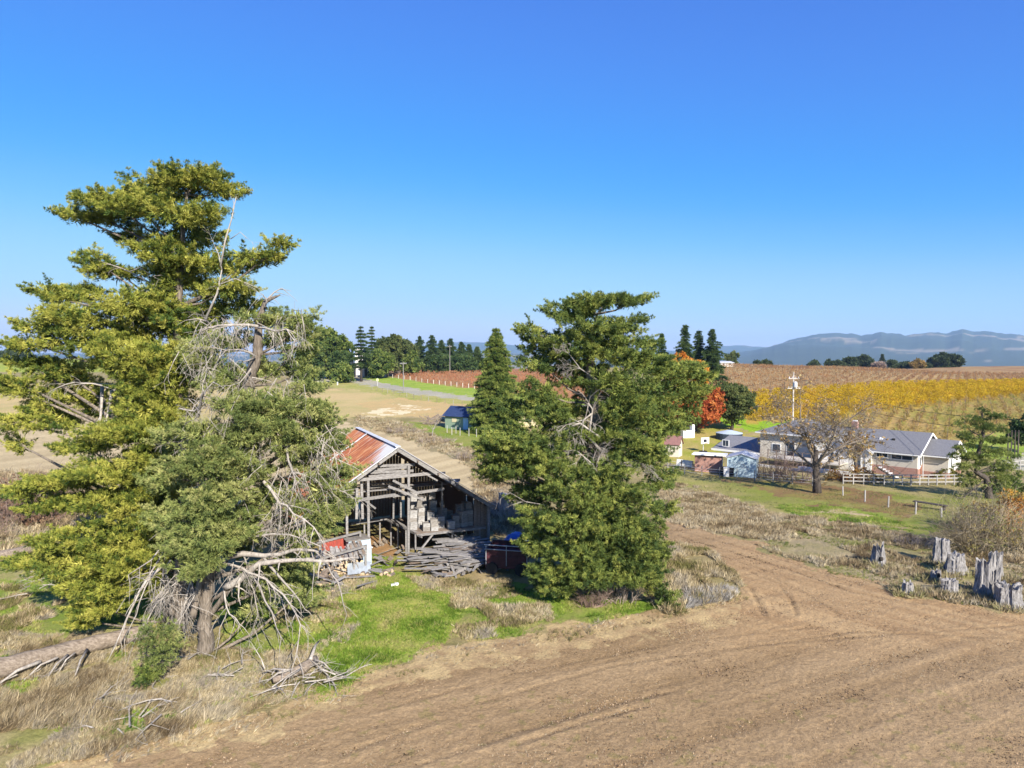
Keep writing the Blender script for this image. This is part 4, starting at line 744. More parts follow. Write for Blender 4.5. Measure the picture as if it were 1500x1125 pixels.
# ------------------------------------------------------------------ the old barn
def rust_mat():
    m, nt, b = _nodes('rusty_corrugated_iron')
    n1 = noise(nt, (.35, 2.6, .35), 2.2, 6); n2 = noise(nt, (1, 1, 1), 1.1, 3); n3 = noise(nt, (.25, 9, .25), 1.5, 3)
    tc = nt.nodes.new('ShaderNodeTexCoord'); sx = nt.nodes.new('ShaderNodeSeparateXYZ'); nt.links.new(tc.outputs['Object'], sx.inputs[0])
    r1 = ramp(nt, n1.outputs['Fac'], [(.30, (.14, .045, .025)), (.44, (.30, .085, .035)), (.55, (.45, .16, .05)), (.66, (.60, .36, .18))])
    mr = nt.nodes.new('ShaderNodeMapRange'); mr.inputs['From Min'].default_value = 4.6; mr.inputs['From Max'].default_value = 6.9; nt.links.new(sx.outputs['Z'], mr.inputs['Value'])
    mr2 = nt.nodes.new('ShaderNodeMapRange'); mr2.inputs['From Min'].default_value = 3.2; mr2.inputs['From Max'].default_value = -.3; nt.links.new(sx.outputs['Y'], mr2.inputs['Value'])
    a = nt.nodes.new('ShaderNodeMath'); a.operation = 'MULTIPLY'; nt.links.new(mr.outputs[0], a.inputs[0]); 
    c = nt.nodes.new('ShaderNodeMath'); c.operation = 'MULTIPLY_ADD'; c.inputs[1].default_value = .55; c.inputs[2].default_value = .55; nt.links.new(mr2.outputs[0], c.inputs[0]); nt.links.new(c.outputs[0], a.inputs[1])
    d = nt.nodes.new('ShaderNodeMath'); d.operation = 'ADD'; nt.links.new(a.outputs[0], d.inputs[0]); nt.links.new(n3.outputs['Fac'], d.inputs[1])
    r2 = ramp(nt, d.outputs[0], [(.98, (0, 0, 0)), (1.0, (1, 1, 1))]); r2.color_ramp.elements[0].position = .86; r2.color_ramp.elements[1].position = 1.0
    dv = nt.nodes.new('ShaderNodeMath'); dv.operation = 'MULTIPLY'; dv.inputs[1].default_value = .84; nt.links.new(d.outputs[0], dv.inputs[0]); nt.links.new(dv.outputs[0], r2.inputs[0])
    mx = nt.nodes.new('ShaderNodeMixRGB'); nt.links.new(r2.outputs[0], mx.inputs[0]); nt.links.new(r1.outputs[0], mx.inputs[1]); mx.inputs[2].default_value = (.52, .52, .52, 1)
    nt.links.new(mx.outputs[0], b.inputs['Base Color']); b.inputs['Roughness'].default_value = .75; return m
RUST = rust_mat()
GALV = mat('galvanised_edge', (.62, .63, .65), (.40, .40, .42), sc=4, rough=.5, bs=.1)
REDP = mat('faded_red_paint', (.33, .06, .04), (.20, .04, .03), (6, 1, 1), 3); 
def front(px, py, y=0.):     # local point on the plane y of the barn under a pixel
    d = ray(px, py); o = BO; ux, uy = math.cos(BRZ), math.sin(BRZ); nx, ny = -math.sin(BRZ), math.cos(BRZ)
    t = ((o.x+nx*y)*nx+(o.y+ny*y)*ny)/(d[0]*nx+d[1]*ny); X_, Y_ = d[0]*t, d[1]*t
    return Vector(((X_-o.x)*ux+(Y_-o.y)*uy, y, CAMH+d[2]*t-o.z))
BO = Vector((-6.74, 39.66, 0)); BO.z = Hs(BO.x, BO.y); BRZ = math.atan2(.41, .91)
RZ, EZ, HW, BL = 6.65, 2.85, 5.75, 11.0
barn = empty('barn', BO, BRZ, 'derelict open-fronted wooden barn with a rusty red and silver iron roof', 'barn')
def bpart(m, name, mt, sm=False): return m.build(name, mt, barn, local=True, smooth=sm)
def roofz(x): return RZ-(RZ-EZ)*abs(x)/HW
# roof sheets: corrugated, in separate strips on the left slope, with a gap between the front and rear bays
def corr(side, y0, y1, s0, s1, lift=0.):
    V = []; Fq = []; n = int((y1-y0)/.035); L = math.hypot(HW, RZ-EZ); m = 6
    for i in range(n+1):
        y = y0+(y1-y0)*i/n
        for k in range(m+1):
            s = s0+(s1-s0)*k/m; x = side*HW*s; z = RZ-(RZ-EZ)*s+lift+.014*math.sin(y*2*math.pi/.14)+.02*math.sin(y*.9+s*5)+.10
            V.append((x, y, z))
    for i in range(n):
        for k in range(m):
            q = i*(m+1)+k; Fq.append((q, q+1, q+m+2, q+m+1))
    mb = MB(); mb.v = [Vector(v) for v in V]; mb.f = Fq; return mb
for (a, b, s0, s1, lf) in [(-.38, 2.1, 0, .52, .012), (-.36, 2.15, .50, 1.06, 0), (2.12, 4.5, .01, .52, .012), (2.14, 4.45, .50, 1.04, 0), (4.5, 7.2, 0, .52, .012), (4.48, 7.15, .50, 1.05, 0), (7.55, 9.3, .01, .52, .012), (7.6, 9.25, .5, 1.03, 0), (9.3, BL+.3, 0, .52, .012), (9.28, BL+.2, .5, 1.05, 0)]:
    bpart(corr(-1, a, b, s0, s1, lf), 'roof_sheet', RUST, True)
for (a, b) in [(-.36, 5.5), (5.5, BL+.3)]: bpart(corr(1, a, b, 0, 1.06), 'roof_sheet', RUST, True)
m = MB(); m.beam((0, -.38, RZ+.135), (0, BL+.3, RZ+.135), .32, .03); bpart(m, 'ridge_cap', GALV)
for y0, y1 in [(7.22, 7.36)]:
    m = MB().beam((-.05, 7.3, RZ+.16), (-HW*.98, 7.3, EZ+.22), .09, .05); bpart(m, 'roof_batten', GALV)
for y in (-.30, -.06):      # verge boards: left slope has two, the right one
    m = MB(); m.beam((.04, y, RZ-.02), (-HW*1.06, y, EZ-.25), .07, .20); bpart(m, 'verge_board', WOOD)
m = MB(); m.beam((-.04, -.34, RZ-.02), (HW*1.06, -.34, EZ-.25), .07, .22); bpart(m, 'verge_board', WOOD)
m = MB(); m.beam((.05, -.42, RZ+.16), (-HW*1.06, -.42, EZ-.06), .10, .05); bpart(m, 'verge_flashing', GALV)
m = MB(); m.beam((-.05, -.42, RZ+.16), (HW*1.07, -.42, EZ-.07), .07, .03); bpart(m, 'verge_flashing', GALV)
for s in (-1, 1):
    for t_ in (.2, .42, .62, .82):   # purlin ends
        m = MB(); m.beam((s*HW*t_, -.55, roofz(HW*t_)-.03), (s*HW*t_, .35, roofz(HW*t_)-.03), .10, .10); bpart(m, 'purlin_end', WOODD)
for k in range(1, 7):
    for s in (-1, 1):
        y = k*BL/6.2; m = MB(); m.beam((0, y, RZ-.08), (s*HW, y, EZ-.08), .07, .13); bpart(m, 'rafter', WOODD)
# walls of vertical boards with gaps
def boards(x0, x1, y0, y1, z0, z1, name='wall_boards', mt=WOODD, gap=.02, w=.22, miss=.06, ztop=None):
    m = MB(); L = math.hypot(x1-x0, y1-y0); n = int(L/w)
    for i in range(n):
        if random.random() < miss: continue
        t = (i+.5)/n; x = x0+(x1-x0)*t; y = y0+(y1-y0)*t; zt = (ztop(x) if ztop else z1)+random.uniform(-.05, .0); zb = z0+random.uniform(-.05, .15)
        dx = abs(x1-x0)/n; dy = abs(y1-y0)/n
        m.box((x, y, (zb+zt)/2), (max(dx-gap, .03), max(dy-gap, .03), zt-zb), rz=random.uniform(-.01, .01))
    return bpart(m, name, mt)
boards(HW-.06, HW-.06, 0, BL, 0, EZ-.06, 'right_wall'); boards(-HW+.06, -HW+.06, 0, BL, 0, EZ-.06, 'left_wall', WOODD)
boards(-HW+.1, HW-.1, BL-.05, BL-.05, 0, 0, 'rear_wall', WOODD, miss=.02, ztop=lambda x: roofz(x)-.12)
boards(HW-.95, HW-.05, -.02, -.02, 0, 0, 'corner_boards', WOODD, miss=0, ztop=lambda x: roofz(x)-.2)
boards(-4.3, -3.0, -.02, -.02, 0, 1.7, 'red_front_wall', REDP, miss=.0, gap=.012)
# gable boards above the tie beam, ragged
m = MB()
for i in range(4):
    z = 5.08+i*.18; hw = (RZ-z)/(RZ-EZ)*HW-.25; a = -hw*random.uniform(.75, 1); b = hw*random.uniform(.2, 1)
    if b-a > .3: m.box(((a+b)/2, .12, z), (b-a, .03, .15), rot=Matrix.Rotation(random.uniform(-.03, .03), 3, 'Y'))
bpart(m, 'gable_boards', WOOD)
m = MB(); a = front(545, 700); b = front(634, 690); a.z = b.z = 4.98; m.beam((-2.35, -.04, 4.95), (2.5, -.04, 5.02), .10, .17); bpart(m, 'tie_beam', WOOD)
# posts
def post(x, y, z0, z1, w=.13, mt=WOOD, lean=0):
    m = MB(); m.beam((x, y, z0), (x+lean, y, z1), w); bpart(m, 'post', mt)
for px, py0, py1, y in [(540, 806, 700, 0), (598, 812, 682, 0), (531, 760, 705, .35), (576, 760, 690, 1.2), (587, 758, 688, .9), (636, 760, 700, 2.0), (648, 770, 706, .9), (522, 760, 715, .2), (610, 760, 700, 3.0)]:
    a = front(px, py0, y); b = front(px, py1, y); top = min(b.z, roofz(a.x)-.1); post(a.x, y, max(a.z, 0), top, .14 if y < .4 else .10, lean=random.uniform(-.05, .05))
for x in (-4.4, -2.9): post(x, .05, 0, roofz(x)-.1)
post(HW-.02, -.12, 0, EZ-.15, .16)
# beams across
def beam(p, q, w=.11, h=.16, name='beam', mt=WOOD): bpart(MB().beam(p, q, w, h), name, mt)
beam((-3.6, -.05, 3.72), (-.1, -.05, 3.92), .1, .17); beam((-.1, .25, 3.8), (3.0, .3, 3.95)); beam((-3.4, .5, 4.15), (1.0, .4, 4.2), .3, .04); beam((-2.9, .9, 4.45), (-.2, .8, 4.55), .25, .04); beam((-2.6, 1.4, 4.7), (-.4, 1.2, 4.75), .3, .04, mt=WOODD)
beam((1.0, 2.0, 4.0), (4.4, 2.1, 4.0), .1, .14); beam((-3.8, 3.0, 3.9), (5.0, 3.0, 3.9)); beam((-3.8, 6.0, 3.9), (5.0, 6.0, 3.9)); beam((0, 3, 3.9), (0, 9, 3.9))
beam((-2.2, .2, 4.0), (-1.3, -.25, 3.25), .08, .09, 'brace'); beam((-.2, .1, 4.75), (1.2, -.45, 3.95), .10, .12, 'brace'); beam((-.5, .0, 4.45), (1.5, -.5, 3.55), .10, .12, 'brace'); beam((1.6, .1, 5.1), (2.4, -.3, 4.6), .07, .08, 'brace'); beam((-3.0, .2, 4.2), (-2.2, -.1, 3.7), .08, .08, 'brace')
# loft deck
DZ = 1.52
beam((-2.0, 3.6, DZ+.05), (.55, 3.7, DZ+.15), .12, .14); beam((.5, 3.75, DZ+.1), (1.25, -.15, DZ-.05), .22, .12, 'deck_edge'); beam((.2, 3.2, DZ+.18), (1.35, -.5, DZ-.15), .08, .1, 'deck_edge')
for x, y in [(-1.2, 3.4), (-.2, 3.5), (.45, 3.3), (.62, 2.2), (.8, 1.0), (1.1, 0), (3.4, 0), (5.2, 0), (3.4, 3.5), (5.4, 3.5)]: post(x, y, 0, DZ-.03, .09)
m = MB()
for i in range(26):
    y = -.1+i*.155; m.box((3.3, y, DZ+random.uniform(-.008, .008)), (4.4+random.uniform(-.2, .15), .14, .035), rz=random.uniform(-.008, .008))
bpart(m, 'loft_deck', WOODD); beam((1.2, -.17, DZ-.1), (5.55, -.17, DZ-.1), .05, .14, 'deck_joist')
beam((2.2, -.1, DZ-.1), (1.0, -.3, .2), .09, .09, 'brace'); beam((3.2, .3, DZ-.1), (4.4, .1, .5), .09, .09, 'brace'); beam((2.9, .5, DZ-.1), (3.9, .4, .6), .09, .07, 'brace')
# upper loft boards at the back right
m = MB()
for i in range(5): m.box((2.8+random.uniform(-.3, .3), 1.6+i*.25, 3.98+random.uniform(0, .04)), (3.4, .2, .03), rz=random.uniform(-.05, .05))
bpart(m, 'upper_boards', WOOD)
def bw(x, y, z): return Vector((BO.x+x*math.cos(BRZ)-y*math.sin(BRZ), BO.y+x*math.sin(BRZ)+y*math.cos(BRZ), BO.z+z))
# hive boxes on the deck
BOXW = mat('bleached_white_box_wood', (.40, .39, .375), (.21, .20, .19), (1, 1, 5), 4, bs=.3, bd=.004); BOXG = mat('grey_box_wood', (.30, .28, .255), (.17, .15, .13), (1, 1, 5), 4, bs=.3, bd=.004)
def hive(mt):
    t = empty('hive_box', (0, 0, 0)); w, d, h, k = .42, .50, .235, .022; m = MB()
    m.box((0, -d/2+k/2, h/2), (w, k, h)).build('end_board', mt, t, local=True); MB().box((0, d/2-k/2, h/2), (w, k, h)).build('end_board', mt, t, local=True)
    [MB().box((s_*(w/2-k/2), 0, h/2), (k, d-2*k, h)).build('side_board', mt, t, local=True) for s_ in (-1, 1)]
    MB().box((0, 0, h-.028), (w-2*k, d-2*k, .03)).build('frame_tops', BOXG, t, local=True)
    MB().box((0, -d/2-.008, h*.62), (.12, .016, .03)).build('hand_grip', BOXG, t, local=True)
    return t
HB = [hive(BOXW), hive(BOXG)]; used = [False, False]
stacks = [(1.25, .9, 5, 'beside the centre post'), (1.55, 2.2, 8, 'tallest, behind the centre post'), (1.85, .25, 2, 'at the deck edge left'), (1.75, 1.3, 5, 'left of the deck middle'), (2.25, 2.4, 7, 'at the back left of the deck'), (2.3, .1, 3, 'in front near the deck edge'), (2.35, 1.0, 4, 'second row left of the middle'), (2.8, 2.0, 6, 'back row near the middle'), (2.85, .6, 3, 'front row at the middle'), (3.3, 1.6, 4, 'middle of the deck'), (3.35, .15, 2, 'low, front middle'), (3.75, .4, 3, 'front row right of the middle'), (4.2, .35, 4, 'front row right'), (4.25, 1.1, 5, 'second row right'), (4.68, .5, 4, 'beside the rightmost stack'), (5.1, .7, 3, 'rightmost, by the wall'), (4.9, 1.6, 5, 'back right by the wall'), (3.8, 1.9, 3, 'back row right of the middle')]
for si, (x, y, n, wh) in enumerate(stacks):
    z = DZ+.025; rz0 = random.uniform(-.25, .25)
    for k in range(n):
        s = 0 if random.random() < .72 else 1; o = HB[s] if not used[s] else copy_tree(HB[s]); used[s] = True
        o.location = bw(x+random.uniform(-.02, .02), y+random.uniform(-.02, .02), z); o.rotation_euler = (0, 0, BRZ+rz0+random.uniform(-.09, .09)); z += .237
        tag(o, ('%s hive box from the bottom, stack %s' % (ORD[k], wh)).replace(',', ''), 'hive box', 'hive boxes stacked on the barn loft')
    if si in (1, 3, 7, 12, 14, 15, 9):     # a leaning lid or end board on top
        o = MB().box((0, 0, .21), (.40, .03, .42), rot=Matrix.Rotation(random.uniform(-.3, .3), 3, 'X')).box((0, .02, .44), (.22, .03, .1)).build('hive_cover', BOXG)
        o.location = bw(x, y, z); o.rotation_euler = (0, 0, BRZ+rz0+random.uniform(-.5, .5)); tag(o, 'grey pointed hive lid standing on the stack '+wh.replace(',', ''), 'hive cover', 'hive lids standing on the stacks')
# heap of planks in front of the right bay
def plank_mesh(L, w, h, mt):
    m = MB(); n = 6; v = []
    for i in range(n+1):
        x = -L/2+L*i/n; e = random.uniform(-.006, .006); ww = w*(1+random.uniform(-.04, .04)); x += random.uniform(-.04, .04) if i in (0, n) else 0
        v += [Vector((x, -ww/2, e)), Vector((x, ww/2, e)), Vector((x, ww/2, h+e)), Vector((x, -ww/2, h+e))]
    m.v = v
    for i in range(n):
        for k in range(4): m.f.append((i*4+k, i*4+(k+1) % 4, (i+1)*4+(k+1) % 4, (i+1)*4+k))
    m.f += [(3, 2, 1, 0), tuple(n*4+k for k in range(4))]; return m
PL = [plank_mesh(random.uniform(1.2, 3.6), random.uniform(.12, .24), .028, WOOD).build('plank', [WOOD, WOODD, WOOD, WOOD][i % 4]) for i in range(9)]
usedp = [False]*9; SMALL = [plank_mesh(random.uniform(.4, .9), random.uniform(.14, .3), .025, WOOD).build('board_scrap', [WOOD, BOXG, WOODD][i % 3]) for i in range(5)]; useds = [False]*5
def place(lst, us, x, y, z, rz, tilt, roll, lab, grp, cat, cut=None):
    i = random.randrange(len(lst)); o = lst[i] if not us[i] else lst[i].copy()
    if us[i]: COL.objects.link(o)
    us[i] = True; o.location = bw(x, y, z); o.rotation_euler = (roll, tilt, BRZ+rz); tag(o, lab, cat, grp); return o
for i in range(26):     # neatly laid planks under the deck
    y = -2.9+i*.125; place(PL, usedp, 4.0+random.uniform(-.5, .3), y, .36+.022*i+random.uniform(0, .05), random.gauss(.02, .05), random.gauss(0, .02), .12, 'grey plank laid flat in the slope of boards under the loft deck', 'planks laid under the loft', 'plank')
for i in range(70):
    x = random.uniform(.7, 5.2); y = random.uniform(-3.6, -.4); z = .08+.5*max(0, 1-((x-3)/3.4)**2)*max(0, 1-((y+1.6)/2.3)**2)+random.uniform(0, .16); z += Hs(*bw(x, y, 0).xy)-BO.z
    place(PL, usedp, x, y, z, random.choice([.1, -.25, .35, .2, -.5])+random.gauss(0, .2), random.gauss(0, .08), random.gauss(0, .15), 'weathered plank thrown across the heap in front of the barn', 'planks heaped in front of the barn', 'plank')
for i in range(80):
    x = random.uniform(.9, 5.6); y = random.uniform(-4.3, -2.4); z = .06+random.uniform(0, .3)+Hs(*bw(x, y, 0).xy)-BO.z
    place(SMALL, useds, x, y, z, random.uniform(0, 3), random.gauss(0, .35), random.gauss(0, .4), 'short grey board scrap at the foot of the plank heap', 'board scraps along the plank heap', 'board')
for i in range(26):
    x = random.uniform(-2.2, 1.2); y = random.uniform(-1.2, 2.4); z = .05+random.uniform(0, .25)
    place(SMALL, useds, x, y, z, random.uniform(0, 3), random.gauss(0, .3), random.gauss(0, .3), 'short board scrap on the dirt floor at the barn opening', 'board scraps on the barn floor', 'board')
# collapsed lean-to woodshed left of the opening
def front_g(px, py): g = G(px, py); return g
LZ = BRZ; b0 = G(505, 843); ws = empty('woodshed', b0, BRZ, 'collapsing lean-to with a sagging grey shake roof over split logs', 'woodshed')
sx = b0.y/1000
for (x, y, h) in [(-1.9, -.1, .95), (-.7, -.15, 1.15), (.45, -.2, 1.2), (1.1, -.1, 1.55), (-1.9, 1.4, 1.4), (1.1, 1.4, 1.9)]: MB().beam((x, y, -.1), (x+.05, y, h), .11).build('post', WOOD, ws, local=True)
MB().beam((-2.0, -.12, 1.0), (1.2, -.14, 1.55), .09, .12).build('beam', WOOD, ws, local=True); MB().beam((-2.0, 1.42, 1.45), (1.2, 1.42, 1.95), .09, .12).build('beam', WOOD, ws, local=True)
for i in range(34):
    x = -2.1+i*.094+random.uniform(-.02, .02); sg = -.18*math.sin(i/34*math.pi); L = random.uniform(.55, .8)
    if i in (13, 14, 24): continue
    MB().box((x, .15, 1.18+.14*(x+2)/1.0*.55+sg), (random.uniform(.10, .17), 1.2+random.uniform(-.2, .25), .025), rot=Matrix.Rotation(.42+random.gauss(0, .08), 3, 'X') @ Matrix.Rotation(random.gauss(0, .06), 3, 'Z')).build('roof_shake', WOOD if i % 3 else WOODD, ws, local=True)
LOGE = mat('cut_log_face', (.60, .46, .30), (.42, .30, .19), sc=8, bs=.2); LOGS = []
def logobj(r, L, split):
    m = MB(); n = 10 if not split else 6; pts = [(r*math.cos(2*math.pi*k/n)*random.uniform(.9, 1.1), r*math.sin(2*math.pi*k/n)*random.uniform(.85, 1.1)) for k in range(n)]
    for y in (-L/2, L/2): m.v += [Vector((p[0], y, p[1]+r)) for p in pts]
    for k in range(n): m.f.append((k, (k+1) % n, n+(k+1) % n, n+k))
    t = empty('split_log', (0, 0, 0)); m.build('bark', BARK, t, local=True)
    m2 = MB()
    m2.v = [Vector((p[0]*.97, -L/2-.004, p[1]*.97+r)) for p in pts]; m2.f = [tuple(reversed(range(n)))]; m2.build('cut_face', LOGE, t, local=True)
    m2 = MB(); m2.v = [Vector((p[0]*.97, L/2+.004, p[1]*.97+r)) for p in pts]; m2.f = [tuple(range(n))]; m2.build('cut_face', LOGE, t, local=True); return t
LOGS = [logobj(r, .42, s) for r, s in [(.09, 0), (.11, 1), (.075, 1), (.13, 0)]]; usl = [False]*4
def putlog(P, rz, lab, grp, tilt=0):
    i = random.randrange(4); o = LOGS[i] if not usl[i] else copy_tree(LOGS[i]); usl[i] = True; o.location = P; o.rotation_euler = (tilt, random.uniform(-1.5, 1.5) if tilt else 0, rz); tag(o, lab, 'log', grp)
cB, sB = math.cos(BRZ), math.sin(BRZ)
for k in range(4):
    for i in range(14): x = -1.7+i*.2+random.uniform(-.03, .03); y = .35+random.uniform(-.08, .08); putlog((b0.x+x*cB-y*sB, b0.y+x*sB+y*cB, b0.z+.02+k*.17), BRZ+random.gauss(0, .12), '%s split log in the %s layer under the shake roof' % (ORD[i], ['bottom', 'second', 'third', 'top'][k]), 'split logs stacked in the woodshed')
for i in range(22): x = random.uniform(-2.2, 2.6); y = random.uniform(-1.3, -.3); putlog((b0.x+x*cB-y*sB, b0.y+x*sB+y*cB, b0.z+.0), random.uniform(0, 3), 'loose split log lying in front of the woodshed', 'loose logs before the woodshed')
for px, py in [(538, 806), (556, 800), (549, 802), (562, 796), (571, 792)]: putlog(G(px, py)+Vector((0, 0, .1)), random.uniform(0, 3), 'pale split log in the barn opening', 'pale logs in the barn opening', .9)
for i in range(46):
    g = G(random.uniform(415, 545), random.uniform(825, 862)); o = SMALL[i % 5].copy() if i % 2 else PL[i % 9].copy(); COL.objects.link(o); o.location = g+Vector((0, 0, random.uniform(.05, .45))); o.rotation_euler = (random.gauss(0, .4), random.gauss(0, .3), random.uniform(0, 3)); tag(o, 'weathered board in the rubble around the woodshed', 'board', 'boards in the woodshed rubble')
# single scraps
SHEET = mat('dull_sheet_metal', (.42, .47, .52), (.30, .33, .37), sc=3, rough=.45, bs=.2, metal=.3)
def slab(name, px, py, w, h, t_, rot, mt, lab, cat, lift=.1):
    g = G(px, py)+Vector((0, 0, lift)); m = MB(); n = 6
    for i in range(n): m.box((-w/2+w*(i+.5)/n, 0, .02*math.sin(i*1.3)), (w/n*1.0, h, t_), rot=Matrix.Rotation(.04*math.cos(i*1.3), 3, 'Y'))
    o = m.build(name, mt); o.location = g; o.rotation_euler = rot; return tag(o, lab, cat)
slab('sheet_metal', 526, 842, 1.25, .75, .012, (R(38), 0, .3), SHEET, 'bent blue-grey metal sheet lying on the rubble before the woodshed', 'metal sheet', .38)
slab('sheet_metal', 456, 838, .8, .35, .012, (R(30), .3, -.5), SHEET, 'small bright metal sheet among the rubble left of the woodshed', 'metal sheet', .3)
putlog(G(487, 866), .4, 'orange cut log end lying on the grass in front of the rubble', None)
g = G(578, 858); LB_ = g; tag(MB().box(g+Vector((0, 0, .05)), (.36, .2, .08), rz=.3).box(g+Vector((.1, .02, .11)), (.2, .16, .06), rz=.5).build('litter_bag', mat('white_plastic', (.8, .8, .78), (.7, .7, .68), bs=.1), loc=g), 'crumpled white litter bag on the bright green grass', 'litter')


# old pale camper shell in the barn's left bay
wp = mat('pale_blue_paint', (.42, .50, .56), (.30, .36, .41), sc=3, rough=.5, bs=.15)
cs = empty('camper_shell', bw(-2.35, -.1, 0), BRZ+.05, 'pale blue-white truck camper shell with two small dark windows in the left bay', 'camper shell')
MB().box((0, 0, .62), (1.3, 1.3, 1.05)).build('body', wp, cs, local=True); MB().box((0, 0, 1.17), (1.4, 1.4, .05)).build('roof', GALV, cs, local=True); MB().box((0, -.02, 1.42), (1.3, 1.1, .45), taper=.95).build('upper_box', wp, cs, local=True); MB().box((-.1, .0, 1.67), (1.35, 1.2, .04)).build('lid', BOXG, cs, local=True)
GLD = mat('dark_glass', (.03, .035, .045), (.02, .02, .03), sc=2, rough=.15, bs=0)
for x in (-.55,): MB().box((x+.3, -.655, .85), (.4, .02, .22)).build('window', GLD, cs, local=True)
MB().box((-.3, -.575, 1.45), (.4, .02, .18)).build('window', GLD, cs, local=True); MB().box((.3, -.66, .6), (.02, .02, .9)).build('seam', BOXG, cs, local=True)
# maroon wagon and blue-tarped heap in the shade right of the barn
g = G(742, 842); mar = mat('maroon_paint', (.085, .025, .032), (.04, .015, .02), sc=3, rough=.5); wg = empty('farm_wagon', g, BRZ-.62, 'dark maroon flat-sided farm wagon in the shade right of the barn', 'wagon')
MB().box((0, .9, .95), (2.4, 1.9, .12)).build('bed', mar, wg, local=True); MB().box((0, 0, .85), (2.4, .05, 1.0)).build('side_panel', mar, wg, local=True); MB().box((0, 1.85, .95), (2.4, .05, .9)).build('side_panel', mar, wg, local=True); MB().box((-1.2, .92, 1.1), (.05, 1.8, .5)).build('end_panel', mar, wg, local=True)
for z in (1.38, 1.62): MB().tube([(-1.25, -.04, z), (1.45, -.04, z-.02)], .03, 6).build('rail', SHEET, wg, local=True)
for x in (-1.15, 0, 1.15): MB().tube([(x, -.05, .5), (x, -.05, 1.65)], .025, 6).build('rail_post', SHEET, wg, local=True)
for x in (-.8, .8):
    w = MB(); w.tube([(x, -.14, .33), (x, .0, .33)], .33, 18).build('wheel', mat('tyre_rubber', (.03, .03, .03), (.02, .02, .02), bs=.1), wg, local=True)
g = G(757, 812); bt = empty('tarped_heap', g, .4, 'rounded bright blue tarp over a heap behind the maroon wagon', 'tarp'); BLT = mat('blue_tarp', (.06, .20, .62), (.04, .13, .45), sc=3, rough=.4, bs=.3)
m = MB(); nn = 12
for i in range(nn+1):
    for k in range(nn+1):
        u_, v_ = i/nn*2-1, k/nn*2-1; m.v.append(Vector((u_*.95, v_*.7, 1.25*(max(0, 1-u_*u_*.8-v_*v_*.5))**.6+.05*math.sin(i*2.1+k)+.1)))
for i in range(nn):
    for k in range(nn): q = i*(nn+1)+k; m.f.append((q, q+nn+1, q+nn+2, q+1))
m.build('tarp', BLT, bt, local=True, smooth=True); MB().box((0, 0, .25), (1.4, 1.0, .5), taper=.8).build('heap', WOODD, bt, local=True)
# ------------------------------------------------------------------ the house on the right
STUC = mat('cream_stucco', (.60, .55, .46), (.54, .49, .41), sc=9, bs=.15, bd=.005, rough=.9); STUW = mat('white_stucco', (.78, .76, .72), (.72, .70, .66), sc=9, bs=.1, rough=.9); TRIM = mat('white_trim', (.80, .79, .76), (.72, .71, .69), sc=5, bs=0)
SHIN = mat('grey_shingles', (.21, .21, .22), (.13, .13, .14), (1, 1, 4), 7, bs=.5, bd=.02, rough=.95)
def brick_mat(name, c1, c2, mo):
    m, nt, b = _nodes(name); tc = nt.nodes.new('ShaderNodeTexCoord'); sp = nt.nodes.new('ShaderNodeSeparateXYZ'); nt.links.new(tc.outputs['Object'], sp.inputs[0])
    ad = nt.nodes.new('ShaderNodeMath'); nt.links.new(sp.outputs[0], ad.inputs[0]); nt.links.new(sp.outputs[1], ad.inputs[1]); cb = nt.nodes.new('ShaderNodeCombineXYZ'); nt.links.new(ad.outputs[0], cb.inputs[0]); nt.links.new(sp.outputs[2], cb.inputs[1])
    br = nt.nodes.new('ShaderNodeTexBrick'); br.inputs['Scale'].default_value = 4; br.inputs['Color1'].default_value = (*c1, 1); br.inputs['Color2'].default_value = (*c2, 1); br.inputs['Mortar'].default_value = (*mo, 1); nt.links.new(cb.outputs[0], br.inputs['Vector'])
    nt.links.new(br.outputs[0], b.inputs['Base Color']); b.inputs['Roughness'].default_value = .9; return m
BRICK = brick_mat('brick', (.36, .16, .11), (.27, .12, .09), (.42, .36, .32)); GLASS = mat('window_glass', (.05, .07, .09), (.03, .04, .06), sc=1, rough=.08, bs=0)
A0 = G(1343, 700); HRZ = math.atan2(-.71, .70)            # local +x runs towards the camera's right end of the wall, +y into the house
gz = A0.z
house = empty('house', A0, HRZ, 'long cream ranch house with grey shingle roofs and a brick base', 'house')
c_, s_ = math.cos(HRZ), math.sin(HRZ)
def loc(px, py, y=0.):      # local point in the plane y=const of the house under a pixel
    d = ray(px, py); nx, ny = -s_, c_; t = ((A0.x+nx*y)*nx+(A0.y+ny*y)*ny)/(d[0]*nx+d[1]*ny); X_, Y_ = d[0]*t-A0.x, d[1]*t-A0.y
    return Vector((X_*c_+Y_*s_, y, CAMH+d[2]*t-A0.z))
def hp(m, name, mt, sm=False, par=None): return m.build(name, mt, par or house, local=True, smooth=sm)
